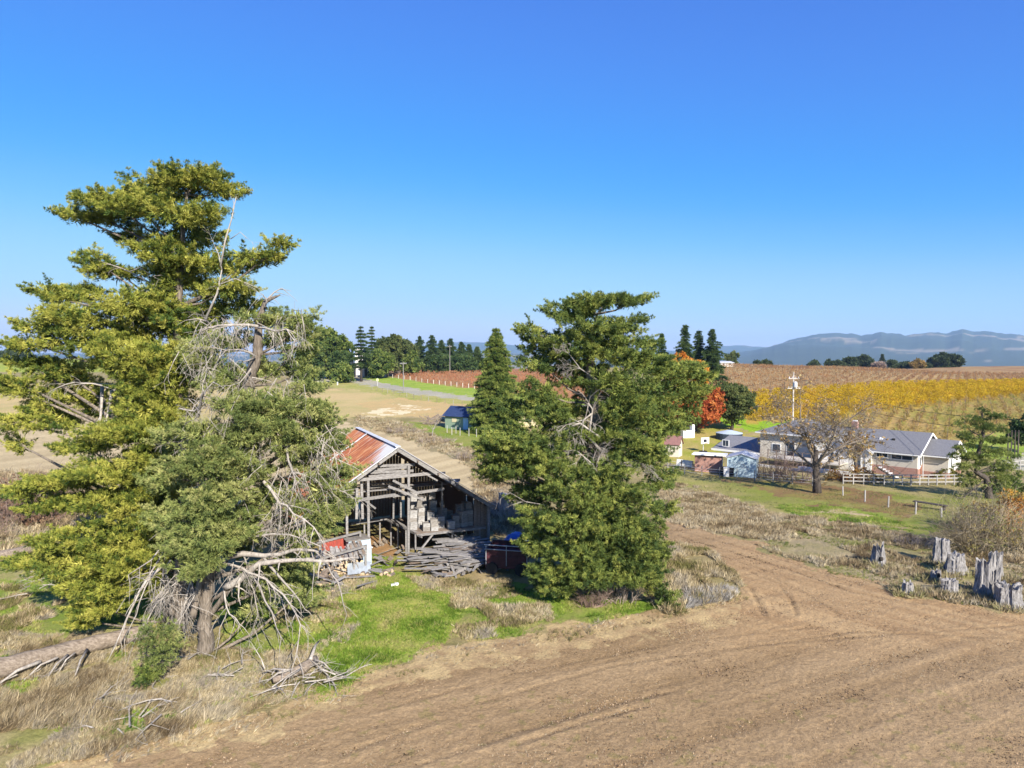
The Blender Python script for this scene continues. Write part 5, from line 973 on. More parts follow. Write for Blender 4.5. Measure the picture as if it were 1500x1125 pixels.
def gable_roof(x0, x1, y0, y1, ez, rz, along='x', oh=.45, th=.14, name='roof'):
    """gable roof with thickness and overhang"""
    m = MB()
    if along == 'x':
        yc = (y0+y1)/2; k = (rz-ez)/(yc-y0); A_ = [(x0-oh, y0-oh, ez-k*oh), (x1+oh, y0-oh, ez-k*oh), (x1+oh, yc, rz), (x0-oh, yc, rz)]; B_ = [(x1+oh, y1+oh, ez-k*oh), (x0-oh, y1+oh, ez-k*oh), (x0-oh, yc, rz), (x1+oh, yc, rz)]
    else:
        xc = (x0+x1)/2; k = (rz-ez)/(xc-x0); A_ = [(x1+oh, y0-oh, ez-k*oh), (x1+oh, y1+oh, ez-k*oh), (xc, y1+oh, rz), (xc, y0-oh, rz)]; B_ = [(x0-oh, y1+oh, ez-k*oh), (x0-oh, y0-oh, ez-k*oh), (xc, y0-oh, rz), (xc, y1+oh, rz)]
    m.poly([(a, b, c+th) for a, b, c in A_], th); m.poly([(a, b, c+th) for a, b, c in B_], th); hp(m, name, SHIN)
    f = MB()
    if along == 'x':
        for xx in (x0-oh-.02, x1+oh+.02): f.beam((xx, y0-oh, ez-k*oh+.03), (xx, yc, rz+.03), .04, .22); f.beam((xx, y1+oh, ez-k*oh+.03), (xx, yc, rz+.03), .04, .22)
        f.beam((x0-oh, y0-oh-.03, ez-k*oh+.02), (x1+oh, y0-oh-.03, ez-k*oh+.02), .05, .14)
    else:
        for yy in (y0-oh-.02,): f.beam((x0-oh, yy, ez-k*oh+.03), (xc, yy, rz+.03), .04, .22); f.beam((x1+oh, yy, ez-k*oh+.03), (xc, yy, rz+.03), .04, .22)
    hp(f, 'fascia', TRIM)
def walls(x0, x1, y0, y1, z1, mt, gab=None, z0=-.6, name='wall', rz=0):
    m = MB(); m.box(((x0+x1)/2, (y0+y1)/2, (z0+z1)/2), (x1-x0, y1-y0, z1-z0))
    if gab == 'x':
        yc = (y0+y1)/2
        for xx in (x0+.005, x1-.105): m.poly([(xx+.1, y0, z1), (xx+.1, y1, z1), (xx+.1, yc, rz)], .1, (1, 0, 0))
    if gab == 'y':
        xc = (x0+x1)/2; m.poly([(x0, y0+.002, z1), (x1, y0+.002, z1), (xc, y0+.002, rz)], .1, (0, -1, 0))
    hp(m, name, mt)
def win(x, z, w, h, y=0., mullion=1, face='y', xx=None):
    m = MB(); g = MB()
    if face == 'y':
        m.box((x, y-.03, z), (w+.16, .06, h+.16)); o = hp(m, 'window', TRIM)
        for i in range(mullion+1): ww = w/(mullion+1); g.box((x-w/2+ww*(i+.5), y-.065, z), (ww-.07, .012, h))
    else:
        m.box((y+.03, x, z), (.06, w+.16, h+.16)); o = hp(m, 'window', TRIM)
        for i in range(mullion+1): ww = w/(mullion+1); g.box((y+.065, x-w/2+ww*(i+.5), z), (.012, ww-.07, h))
    g.build('pane', GLASS, o, local=True)
eave = loc(1343, 665).z+.05; W1 = 8.6; Rz1 = eave+1.95; xl = loc(1272, 690).x-6.5
walls(xl, 0, 0, W1, eave, STUC, 'x', rz=Rz1); gable_roof(xl, 0, 0, W1, eave, Rz1)
hp(MB().box((-3.4, -.02, .3), (6.9, .06, 1.5)).box((.02, .5, .3), (.06, 1.1, 1.5)), 'brick_base', BRICK)
xw = loc(1321, 678).x; win(xw, eave-.62, 2.2, .45); xw = loc(1292, 676).x; win(xw, eave-.55, 1.2, .42)
# wing projecting from the gable end
B0 = 0.0; wy0, wy1 = 1.7, 7.2; wl_ = 2.7; ez2 = eave-.1; rz2 = ez2+1.35
walls(0, wl_, wy0, wy1, ez2, STUC, 'x', rz=rz2); gable_roof(0, wl_, wy0, wy1, ez2, rz2, oh=.5)
hp(MB().box((wl_+.03, (wy0+wy1)/2, (-.6+ez2)/2+.5), (.05, wy1-wy0-.02, ez2-.42)), 'gable_wall', STUW); hp(MB().box((.04, .85, (.95+eave)/2), (.06, 1.6, eave-1.0)), 'gable_wall', STUW)
hp(MB().box((wl_/2+.05, wy0-.04, .0), (wl_+.1, .08, 1.3)).box((wl_+.08, (wy0+wy1)/2, .0), (.06, wy1-wy0, 1.3)), 'brick_base', BRICK)
win(.8, eave-1.0, .5, 1.0, .07, 0, 'x'); win(wy0+.9, ez2-.95, .5, 1.0, wl_+.06, 0, 'x')
hp(MB().box((.06, 1.35, .55), (.08, .75, 1.7)), 'door', mat('brown_door', (.30, .14, .09), (.22, .10, .07), bs=.1))
hp(MB().beam((.62, -.02, eave-.15), (.62, .0, -.2), .06), 'downpipe', TRIM)
# chimney and roof vents
ch = loc(1253, 628, W1/2); cx = max(ch.x, xl+.8); hp(MB().box((cx, W1/2-.1, Rz1+.35), (.7, .55, 1.2)), 'chimney', BRICK); hp(MB().box((cx, W1/2-.1, Rz1+1.0), (.5, .4, .12)), 'chimney_cap', TRIM)
for px, col in [(1268, TRIM), (1291, TRIM), (1309, mat('vent_black', (.03, .03, .03), (.02, .02, .02), bs=0))]:
    p = loc(px, 645, 2.2); hp(MB().box((p.x, 2.2, eave+1.15), (.4, .35, .3), taper=.7), 'roof_vent', col)
# stairs with rails
sp0 = loc(1298, 703, -1.6)
m = MB()
for i in range(7): m.box((sp0.x+.35*i-.6, -2.0, 1.15-.19*i-.6+.5), (.36, 1.3, .05))
hp(m, 'stair_treads', TRIM); m = MB(); m.beam((sp0.x-.8, -2.66, 1.2), (sp0.x+1.8, -2.66, -.2), .05, .2); hp(m, 'stair_stringer', DARKBARK)
m = MB(); m.beam((sp0.x-.8, -2.7, 2.1), (sp0.x+1.9, -2.7, .7), .06, .08); hp(m, 'stair_rail', WOODD)
for i in range(5): hp(MB().beam((sp0.x-.7+i*.6, -2.68, 1.1-.32*i), (sp0.x-.7+i*.6, -2.68, 2.05-.31*i), .06), 'stair_post', WOODD)
# deck left of the stairs
hp(MB().box((xl-.2, -1.7, .95), (9, 3.2, .12)), 'deck', STUC)
for i in range(9): hp(MB().beam((xl-4.5+i*1.1, -3.25, .1), (xl-4.5+i*1.1, -3.25, 2.0), .09), 'deck_post', WOODD)
hp(MB().beam((xl-4.6, -3.25, 2.0), (xl+4.3, -3.25, 2.0), .08, .07), 'deck_rail', WOODD); hp(MB().beam((xl-4.6, -3.25, 1.5), (xl+4.3, -3.25, 1.5), .04, .04), 'deck_rail', WOODD)
# middle block behind the oak, with two front gables
C0 = loc(1113, 690, 2.0); xc0 = C0.x; ez3 = loc(1113, 632, 2.0).z; xr = loc(1208, 650, 2.0).x
walls(xc0, xr, 2.0, 10.5, ez3, STUC, z0=-.6, name='tall_wall')
m = MB(); o_ = .5; yc = 6.25; rzz = ez3+1.8; a = [(xc0-o_, 1.5, ez3), (xr+o_, 1.5, ez3), (xr+o_, 11, ez3), (xc0-o_, 11, ez3), (xc0+3.8, yc, rzz), (xr-3.8, yc, rzz)]
m.poly([a[0], a[1], a[5], a[4]], .12); m.poly([a[1], a[2], a[5]], .12); m.poly([a[2], a[3], a[4], a[5]], .12); m.poly([a[3], a[0], a[4]], .12); hp(m, 'hip_roof', SHIN); hp(MB().beam((xc0-o_, 1.46, ez3-.08), (xr+o_, 1.46, ez3-.08), .05, .16), 'fascia', TRIM)
g1 = loc(1222, 690, -.5).x; walls(g1-2.2, g1+2.2, -.5, 5, eave, STUW, 'y', rz=eave+1.5); gable_roof(g1-2.2, g1+2.2, -.5, 6, eave, eave+1.5, 'y')
g2 = loc(1255, 690, -.3).x; walls(g2-1.6, g2+1.6, -.3, 4, eave-.2, STUW, 'y', rz=eave+.9); gable_roof(g2-1.6, g2+1.6, -.3, 5, eave-.2, eave+.9, 'y', oh=.35)
win(g1, eave-1.3, 1.0, 1.2, -.5); win(g2, eave-1.5, .9, 1.6, -.3); hp(MB().box((g2+1.0, -.35, .6), (.1, .1, 2)), 'porch_post', TRIM)
for px, w, h in [(1137, 1.1, 1.0), (1158, 1.0, 1.9)]: p = loc(px, 680, 2.0); win(p.x, 1.6, w, h, 2.0, 0)
# low garage wing at the left end
xg = loc(1051, 680, 2.6).x; ez4 = loc(1113, 663, 2.6).z; walls(xg, xc0, 2.6, 11, ez4, STUC, name='garage_wall')
m = MB(); m.poly([(xg-.6, 1.9, ez4-.05), (xc0, 1.9, ez4-.05), (xc0, 7.2, ez4+1.5), (xg-.6, 7.2, ez4+1.5)], .14); m.poly([(xg-.6, 7.2, ez4+1.5), (xc0, 7.2, ez4+1.5), (xc0, 12, ez4+.1), (xg-.6, 12, ez4+.1)], .14)
hp(m, 'garage_roof', SHIN); hp(MB().beam((xg-.62, 1.86, ez4-.1), (xc0, 1.86, ez4-.1), .05, .3), 'fascia', TRIM); m = MB(); m.poly([(xg, 2.6, ez4), (xg, 11, ez4), (xg, 7.2, ez4+1.36)], .1, (-1, 0, 0)); hp(m, 'garage_gable', STUC)
p = loc(1063, 674, 2.6); win(p.x, 1.5, .9, .8, 2.6, 1)
# white boulder-like retaining wall
hp(MB().box((xl+3, -4.6, .0), (6, .3, 1.1)).box((xl-3.2, -5.2, -.1), (7, .3, .8)), 'retaining_wall', STUW)

# ---------------- yard things
g = G(1037, 692); t = empty('brick_shed', g, HRZ*.45, 'small brick shed with a flat white sloping roof beside the garage', 'shed'); w = Wpx(g, 38); h = Hpx(g, 668)
MB().box((0, 1.4, h/2-.15), (w, 2.8, h+.2)).build('wall', BRICK, t, local=True); MB().box((.1, 1.4, h+.05), (w+.9, 3.5, .12), rot=Matrix.Rotation(-.06, 3, 'X')).build('roof', TRIM, t, local=True); MB().box((w/2+.03, 1.0, h*.42), (.05, .9, h*.8)).build('door', TRIM, t, local=True)
g = G(1086, 699); PB = mat('pale_blue_metal', (.50, .62, .66), (.42, .53, .58), sc=3, rough=.5, bs=.1); t = empty('metal_shed', g, HRZ*.55, 'pale blue-green metal shed with a low gable, left of the bare oak', 'shed'); w = 3.2; h = Hpx(g, 671)
m = MB().box((0, 1.5, h/2-.1), (w, 3.0, h+.2)); m.poly([(-w/2, .0, h), (w/2, 0, h), (0, 0, h+.45)], .05, (0, -1, 0)); m.build('wall', PB, t, local=True)
m = MB(); m.poly([(-w/2-.15, -.15, h-.02), (0, -.15, h+.5), (0, 3.2, h+.5), (-w/2-.15, 3.2, h-.02)][::-1], .05, (0, 0, 1)); m.poly([(w/2+.15, -.15, h-.02), (0, -.15, h+.5), (0, 3.2, h+.5), (w/2+.15, 3.2, h-.02)], .05, (0, 0, 1)); m.build('roof', GALV, t, local=True)
MB().box((.2, -.02, h*.45), (1.3, .04, h*.85)).build('door', PB, t, local=True); MB().box((.2, -.05, h*.5), (.04, .03, .3)).build('door_handle', GALV, t, local=True)
g = G(1068, 643); t = empty('water_tank', g, 0, 'round dark water tank with a pale top behind the garage', 'water tank'); h = Hpx(g, 634); w = 2.0; MB().lathe((0, 0, -.2), [(w, 0), (w, h*.95+.2)], 24).build('tank', mat('tank_dark', (.05, .07, .10), (.03, .04, .06), bs=0), t, local=True); MB().lathe((0, 0, h*.95), [(w*1.02, 0), (w*1.02, .08), (.3, .5)], 24).build('lid', mat('tank_lid', (.4, .47, .55), (.33, .38, .45), bs=0), t, local=True)
g = G(1030, 662); t = empty('basketball_hoop', g, .3, 'basketball hoop on a pole standing in the yard behind the brick shed', 'basketball hoop'); h = Hpx(g, 645); MB().tube([(0, 0, -.1), (0, 0, h*.8), (.0, -.4, h*.95)], .05, 8).build('pole', GALV, t, local=True); MB().box((0, -.45, h), (1.3, .05, .9)).build('backboard', TRIM, t, local=True); MB().box((0, -.49, h), (.5, .02, .4)).build('target_mark', GLD, t, local=True)
rp = [(.22*math.cos(a), -.75+.22*math.sin(a), h-.35) for a in np.linspace(0, 2*math.pi, 16)]; MB().tube(rp, .02, 5, cap=False).build('rim', mat('rim_orange', (.6, .15, .03), (.5, .1, .02), bs=0), t, local=True); MB().box((0, 0, .05), (.9, .7, .25)).build('base', GLD, t, local=True)
g = G(987, 668); t = empty('playhouse', g, -.5, 'tiny gabled playhouse with a brown roof at the left edge of the yard', 'playhouse'); MB().box((0, 0, .9), (1.8, 1.8, 1.8)).poly([(.901, -.9, 1.8), (.901, .9, 1.8), (.901, 0, 2.7)], .05, (1, 0, 0)).build('wall', STUC, t, local=True)
m = MB(); m.poly([(-1.1, -1.1, 1.65), (1.1, -1.1, 1.65), (1.1, 0, 2.8), (-1.1, 0, 2.8)], .06); m.poly([(1.1, 1.1, 1.65), (-1.1, 1.1, 1.65), (-1.1, 0, 2.8), (1.1, 0, 2.8)], .06); m.build('roof', mat('brown_roof', (.24, .12, .10), (.17, .09, .08)), t, local=True); MB().box((.92, 0, 1.9), (.03, .35, .35)).build('window', GLASS, t, local=True)
g = G(1007, 641); t = empty('storage_bin', g, .2, 'white storage chest with a raised end on the lawn behind the playhouse', 'storage chest'); MB().box((0, 0, .55), (1.9, 1.0, 1.1)).build('body', TRIM, t, local=True); MB().box((0, 0, 1.12), (2.0, 1.1, .08)).build('lid', STUW, t, local=True); MB().box((.8, 0, 1.6), (.35, 1.0, 1.0)).build('raised_end', TRIM, t, local=True)
for px, py, c, lb in [(1059, 697, 'dark', 'dark rubbish bin beside the brick shed'), (1064, 698, 'pale', 'pale grey rubbish bin between the brick shed and the blue shed'), (1071, 698, 'dark', 'dark rubbish bin next to the blue metal shed')]:
    g = G(px, py); mt = GLD if c == 'dark' else GALV; t = empty('rubbish_bin', g, HRZ*.4, lb, 'bin'); MB().box((0, 0, .5), (.6, .65, 1.0)).build('body', mt, t, local=True); MB().box((0, -.02, 1.03), (.66, .72, .08)).build('lid', mt, t, local=True)
# fences
def posts_fence(path, n, h, mt, label, name='fence', rails=(), w=.10, mesh=False, rw=(.04, .12)):
    pts = [G(*p) for p in path]; L = [0]
    for a, b in zip(pts[:-1], pts[1:]): L.append(L[-1]+(b-a).length)
    def at(s):
        for i in range(len(pts)-1):
            if s <= L[i+1]+1e-6: return pts[i].lerp(pts[i+1], (s-L[i])/(L[i+1]-L[i]))
        return pts[-1]
    t = empty(name, pts[0], 0, label, 'fence'); P = []
    for i in range(n):
        p = at(L[-1]*i/(n-1)); p.z = Hs(p.x, p.y); P.append(p); MB().box(p+Vector((0, 0, h/2-.1)), (w, w, h+.2)).build('post', mt, t)
    for z in rails:
        for a, b in zip(P[:-1], P[1:]): MB().beam(a+Vector((0, 0, z)), b+Vector((0, 0, z)), rw[0], rw[1]).build('rail', mt, t)
    if mesh:
        for z in (.3, .6, .9): 
            m = MB()
            for a, b in zip(P[:-1], P[1:]): m.tube([a+Vector((0, 0, z)), b+Vector((0, 0, z))], .012, 4, cap=False)
            m.build('wire', GALV, t)
    return t
PALE = mat('pale_grey_paint', (.37, .355, .33), (.28, .265, .25), sc=5, bs=0)
posts_fence([(1235, 709), (1300, 711), (1410, 710)], 14, 1.15, PALE, 'pale three-rail fence in front of the brick-based house', rails=(.35, .75, 1.1))
posts_fence([(1455, 692), (1500, 686), (1530, 682)], 5, 1.1, PALE, 'pale two-rail fence seen behind the right-hand pine', rails=(.5, 1.0))
posts_fence([(978, 692), (1010, 695), (1060, 700), (1120, 706), (1190, 712)], 9, 1.2, WOOD, 'thin wire fence along the foot of the yard', mesh=True, w=.08)
posts_fence([(965, 684), (1015, 690)], 4, 1.2, DARKBARK, 'short fence with a white panel left of the brick shed', rails=(.3,), mesh=True)
g0, g1_ = G(991, 684), G(1014, 687); tag(MB().beam(g0+Vector((0, 0, .6)), g1_+Vector((0, 0, .6)), .08, .8).build('white_board', TRIM, loc=g0), 'long white board leaning on the short fence left of the brick shed', 'board')
for i, (px, py, top) in enumerate([(1235, 726, 712), (1267, 735, 718), (1301, 743, 727), (1341, 753, 735), (1379, 758, 744)]):
    g = G(px, py); h = Hpx(g, top); tag(MB().tube([g-Vector((0, 0, .2)), g+Vector((random.uniform(-.06, .06), 0, h))], [.07, .06], 7).build('fence_stake', PALE, loc=g), ORD[i]+' pale stake from the left in the line across the grass slope', 'stake', 'stakes across the grass slope')
g = G(1362, 745); t = empty('bench', g, -.9, 'low dark wooden bench lying in shade between the last two stakes', 'bench'); MB().box((0, 0, .45), (2.6, .5, .08)).build('seat', DARKBARK, t, local=True)
for x in (-1.1, 1.1): MB().box((x, 0, .2), (.1, .45, .42)).build('leg', DARKBARK, t, local=True)
for x, px in enumerate((1476, 1481, 1486, 1491)):
    g = G(px, 672); tag(MB().box(g+Vector((0, 0, 1.9)), (.12, .12, 3.9)).build('trellis_post', DARKBARK, loc=g), ORD[x]+' tall dark pole from the left in the group by the right edge', 'pole', 'dark poles by the right edge')
# ------------------------------------------------------------------ small blue-roofed shed and neighbours
g = G(652, 627); BR = mat('blue_black_roof', (.035, .06, .14), (.025, .04, .10), sc=3, rough=.6, bs=.1); YG = mat('green_boards', (.27, .35, .25), (.20, .27, .20), (8, 1, 1), 3); CRM = mat('cream_boards', (.66, .58, .36), (.56, .49, .30), sc=4)
SR = .42; t = empty('shed', g, -.55, 'small teal-green shed with a dark blue gable roof and a blue door', 'shed'); L, D, h = 6.6, 4.2, 2.2
m = MB().box((L/2, D/2, h/2-.15), (L, D, h+.3)); m.poly([(0, 0, h), (0, D, h), (0, D/2, h+1.3)], .05, (-1, 0, 0)); m.poly([(L, 0, h), (L, D, h), (L, D/2, h+1.3)], .05, (1, 0, 0)); m.build('wall', YG, t, local=True)
m = MB(); m.poly([(-.4, -.4, h-.15), (L+.3, -.4, h-.15), (L+.3, D/2, h+1.4), (-.4, D/2, h+1.4)], .08); m.poly([(L+.3, D+.4, h-.15), (-.4, D+.4, h-.15), (-.4, D/2, h+1.4), (L+.3, D/2, h+1.4)], .08); m.build('roof', BR, t, local=True)
MB().box((4.2, -.03, .95), (1.0, .06, 1.9)).build('door', mat('blue_door', (.30, .48, .66), (.25, .4, .58), bs=0), t, local=True); MB().box((1.9, -.03, 1.4), (.9, .06, .6)).build('window', CRM, t, local=True); MB().box((5.8, -.03, 1.0), (.8, .06, 1.1)).build('hatch', CRM, t, local=True)
g = G(712, 626)+Vector((1, 3, 0)); t = empty('cottage', g, -.3, 'cream cottage half hidden behind the large green conifer', 'cottage'); MB().box((3.5, 2.5, 1.2), (12, 5, 2.6)).build('wall', CRM, t, local=True); MB().box((3.5, 2.5, 2.6), (12.8, 6, .15), rot=Matrix.Rotation(.05, 3, 'X')).build('roof', GALV, t, local=True)
for x in (-.5, 3, 6.5): MB().box((x, -.03, 1.3), (1.1, .06, 1.0)).build('window', GLASS, t, local=True)
for i, (px, py) in enumerate([(655, 634), (662, 637), (668, 635), (674, 638), (687, 639), (698, 640), (710, 641), (724, 643)]):
    g = G(px, py); tag(MB().box(g+Vector((0, 0, .55)), (.09, .09, 1.3)).build('fence_post', PALE, loc=g), ORD[i]+' pale post from the left in front of the blue-roofed shed', 'post', 'pale posts before the blue-roofed shed')
g = G(633, 622); t = empty('timber_pile', g, .3, 'dark jumbled timber pile left of the blue-roofed shed', 'timber pile')
for _ in range(16): MB().beam(g+Vector((random.uniform(-2.5, 2.5), random.uniform(-.5, .5), random.uniform(.2, 1))), g+Vector((random.uniform(-2.5, 2.5), random.uniform(-.5, .5), random.uniform(.2, 1.8))), .15).build('timber', WOODD, t)
t.rotation_euler = (0, 0, 0)
g = G(633, 640); t = empty('sapling', g, 0, 'pale bare sapling on the grass below the blue-roofed shed', 'sapling'); m = MB(); twigs(m, g, (0, 0, 1), 3.2, .09, 2, -.1); m.build('stem', DEAD, t)
g = G(738, 748); tag(MB().tube([g-Vector((0, 0, .1)), g+Vector((0, 0, .6)), g+Vector((.05, 0, 1.35))], [.45, .38, .42], 10, rough=.18).build('tree_stump', DEAD, loc=g), 'pale grey stump standing alone behind the barn corner', 'stump')
# power poles
def pole(px, py, topy, label, group, arms=(.06,), mt=WOOD, trans=False, w=.16, arm=1.2):
    g = G(px, py); h = Hpx(g, topy); t = empty('power_pole', g, 0, label, 'power pole', group); MB().tube([g-Vector((0, 0, .3)), g+Vector((0, 0, h))], [w, w*.7], 8).build('pole', mt, t)
    for a in arms:
        z = h*(1-a); MB().box(g+Vector((0, -.1, z)), (arm*2, .12, .14)).build('crossarm', mt, t)
        for x in (-.9, -.45, .45, .9): MB().lathe(g+Vector((x*arm, -.1, z+.07)), [(.06, 0), (.08, .06), (.04, .16)], 8).build('insulator', GALV, t)
    if trans: MB().lathe(g+Vector((-.35, -.15, h*.78)), [(.25, 0), (.27, .1), (.27, .75), (.1, .85)], 12).build('transformer', mat('transformer_grey', (.3, .32, .35), (.25, .26, .28), bs=0), t)
    return g, h
PR = []
for px, py, ty, lb in [(471.5, 553, 512, 'left power pole standing before the dark spreading tree'), (529.5, 551, 515, 'power pole in front of the white building by the road bend'), (591, 575, 530, 'power pole beside the road with the green verge behind'), (659, 547, 505, 'power pole standing in front of the dark conifer spires')]:
    PR.append(pole(px, py, ty, lb, 'power poles along the road', arm=.9, mt=WOOD))
gP = G(1161, 640); hP = Hpx(gP, 545); t = empty('power_pole', gP, 0, 'tall pale power pole with two crossarms and a transformer behind the house', 'power pole'); PO = mat('bleached_pole', (.60, .53, .46), (.6, .54, .48), sc=4)
MB().tube([gP, gP+Vector((0, 0, hP))], [.14, .10], 10).build('pole', PO, t)
for z, a in ((hP*.90, .9), (hP*.75, 1.0)):
    MB().box(gP+Vector((0, -.15, z)), (a*2, .10, .11)).build('crossarm', PO, t)
    for x in (-.8, -.3, .3, .8): MB().lathe(gP+Vector((x*a, -.15, z+.08)), [(.07, 0), (.10, .08), (.05, .22)], 8).build('insulator', GALV, t)
MB().lathe(gP+Vector((.15, -.4, hP*.765)), [(.28, 0), (.3, .1), (.3, .8), (.1, .95)], 14).build('transformer', mat('transformer_white', (.7, .7, .7), (.6, .6, .6), bs=0), t)
WIRE = mat('wire_dark', (.05, .05, .05), (.03, .03, .03), bs=0)
def wire(a, b, sag, label, grp, r=.022):
    P = [Vector(a).lerp(Vector(b), i/16)-Vector((0, 0, sag*4*(i/16)*(1-i/16))) for i in range(17)]; tag(MB().tube(P, r, 4).build('power_line', WIRE, loc=P[0]), label, 'power line', grp)
e1 = AT(1560, 640, 62); e2 = AT(1560, 622, 62)
for i, (z, e) in enumerate([(.76, e1), (.91, e2)]): wire(gP+Vector((.5, -.1, hP*z)), e+Vector((0, 0, .3)), 1.6, ['lower', 'upper'][i]+' wire running right from the tall pale pole across the vineyard', 'wires across the vineyard')
for i, z in enumerate((.76, .91)): wire(gP+Vector((-.5, -.1, hP*z)), AT(1000, 560, 190), 1.5, ['lower', 'upper'][i]+' wire running left from the tall pale pole behind the trees', 'wires across the vineyard')
for i in range(3): (a, ha), (b, hb) = PR[i], PR[i+1]; wire(a+Vector((0, -.1, ha*.95)), b+Vector((0, -.1, hb*.95)), .8, 'wire between the %s and %s roadside poles' % (ORD[i], ORD[i+1]), 'roadside wires', .02)
# roadside: fence posts, sign, car, white buildings
road_posts = [(545, 572), (552, 574), (560, 575.5), (568, 577), (577, 578.5), (586, 580.5), (596, 582.5), (606, 585), (617, 587), (628, 589), (640, 591), (652, 593), (664, 595), (677, 596.5)]
for i, (px, py) in enumerate(road_posts):
    g = G(px, py-1); tag(MB().box(g+Vector((0, 0, .55)), (.10, .10, 1.3)).build('fence_post', WOODD if i % 3 else WOOD, loc=g), ORD[i]+' fence post from the left along the near side of the road', 'post', 'fence posts along the road')
g = G(553, 566); t = empty('road_sign', g, 0, 'pale yellow-green blank sign on a thin post beside the road', 'sign'); h = Hpx(g, 554); MB().tube([g, g+Vector((0, 0, h))], .06, 6).build('post', GALV, t); MB().box(g+Vector((0, -.06, h-.5)), (.75, .04, .75)).build('sign_face', mat('sign_pale', (.6, .7, .3), (.55, .65, .28), bs=0), t)
g = G(494.5, 564); tag(MB().box(g+Vector((0, 0, .45)), (.3, .3, 1.0)).box(g+Vector((0, 0, .98)), (.36, .36, .06)).build('marker_post', TRIM, loc=g), 'short white marker post on the field edge before the road', 'post')
g = G(521.5, 551.5)+Vector((0, 0, 0)); t = empty('parked_car', g, .25, 'dark blue car parked beyond the green verge at the road bend', 'car'); NB = mat('navy_car_paint', (.03, .05, .12), (.025, .04, .10), rough=.3, bs=0)
def loft(secs, name, mt, par):
    m = MB()
    for x, w, z0, z1 in secs: m.v += [Vector((x, -w/2, z0)), Vector((x, w/2, z0)), Vector((x, w/2*.92, z1)), Vector((x, -w/2*.92, z1))]
    n = len(secs)
    for i in range(n-1):
        for k in range(4): m.f.append((i*4+k, (i+1)*4+k, (i+1)*4+(k+1) % 4, i*4+(k+1) % 4))
    m.f += [(3, 2, 1, 0), tuple((n-1)*4+k for k in range(4))][::1]; return m.build(name, mt, par, local=True)
loft([(-2.3, 1.6, .35, .75), (-2.2, 1.75, .25, .9), (-1.0, 1.82, .22, 1.0), (.8, 1.82, .22, 1.0), (1.9, 1.75, .25, .9), (2.3, 1.6, .35, .7)], 'body', NB, t); loft([(-2.0, 1.5, .95, 1.0), (-1.4, 1.5, .95, 1.48), (.2, 1.5, .95, 1.5), (1.1, 1.55, .95, 1.0)], 'cabin', GLASS, t); loft([(-1.35, 1.3, 1.46, 1.52), (.15, 1.3, 1.46, 1.54)], 'roof', NB, t)
TY = mat('tyre_rubber', (.03, .03, .03))
for x in (-1.4, 1.4):
    for y in (-.88, .88): MB().tube([(x, y-.1, .33), (x, y+.1, .33)], .33, 14).build('wheel', TY, t, local=True)
for y in (-.6, .6): MB().box((2.29, y, .62), (.06, .3, .14)).build('headlight', TRIM, t, local=True)
g = G(537, 549); x0 = AT(513, 540, 262); zb = Hs(x0.x, 262)
t = empty('white_building', (x0.x, 262, zb), 0, 'white building with a dark chimney pipe behind the roadside conifers', 'building'); hh = AT(515, 510, 262).z-zb; hl = AT(540, 526, 262).z-zb
MB().box((4.2, 3, hh/2), (4.6, 6, hh)).build('tower', STUW, t, local=True); MB().box((9, 3, hl/2), (7, 6, hl)).build('wall', STUW, t, local=True); MB().box((9, 3, hl+.15), (7.5, 6.6, .3)).build('roof', SHIN, t, local=True); MB().box((4.2, 3, hh+.1), (5, 6.4, .25)).build('roof', SHIN, t, local=True)
MB().tube([(.9, 0, 0), (.9, 0, hh*1.0)], .45, 8).build('chimney_pipe', GLD, t, local=True); MB().box((1.3, .5, hh*.2), (1.8, 1.6, hh*.45)).build('tank_box', GLD, t, local=True)
for x in (3.4, 5.2): MB().box((x, -.02, hh*.75), (.8, .06, 1.2)).build('window', GLASS, t, local=True)
for px, w, ty, Y, lb in [(1060, 20, 529, 262, 'low white house on the vineyard crest beside the redwoods'), (1100, 9, 535, 280, 'small cream hut on the vineyard crest'), (1168, 16, 537, 420, 'long low pale roof far behind the vineyard crest'), (1337, 9, 541, 425, 'tiny pale hut among the crest trees')]:
    p = AT(px, ty, Y); zb = Hs(p.x, Y); h = p.z-zb; W = w/1000*Y; t = empty('far_house', (p.x, Y, zb), .2, lb, 'house'); MB().box((0, 0, h*.36), (W, 5, h*.75)).build('wall', STUW, t, local=True)
    m = MB(); e = h*.72; m.poly([(-W/2-.3, -3, e), (W/2+.3, -3, e), (W/2+.3, 0, h), (-W/2-.3, 0, h)], .15); m.poly([(W/2+.3, 3, e), (-W/2-.3, 3, e), (-W/2-.3, 0, h), (W/2+.3, 0, h)], .15); m.build('roof', GALV, t, local=True)
    for x in (-.25, .25): MB().box((x*W, -2.52, h*.4), (W*.15, .06, h*.25)).build('window', GLASS, t, local=True)
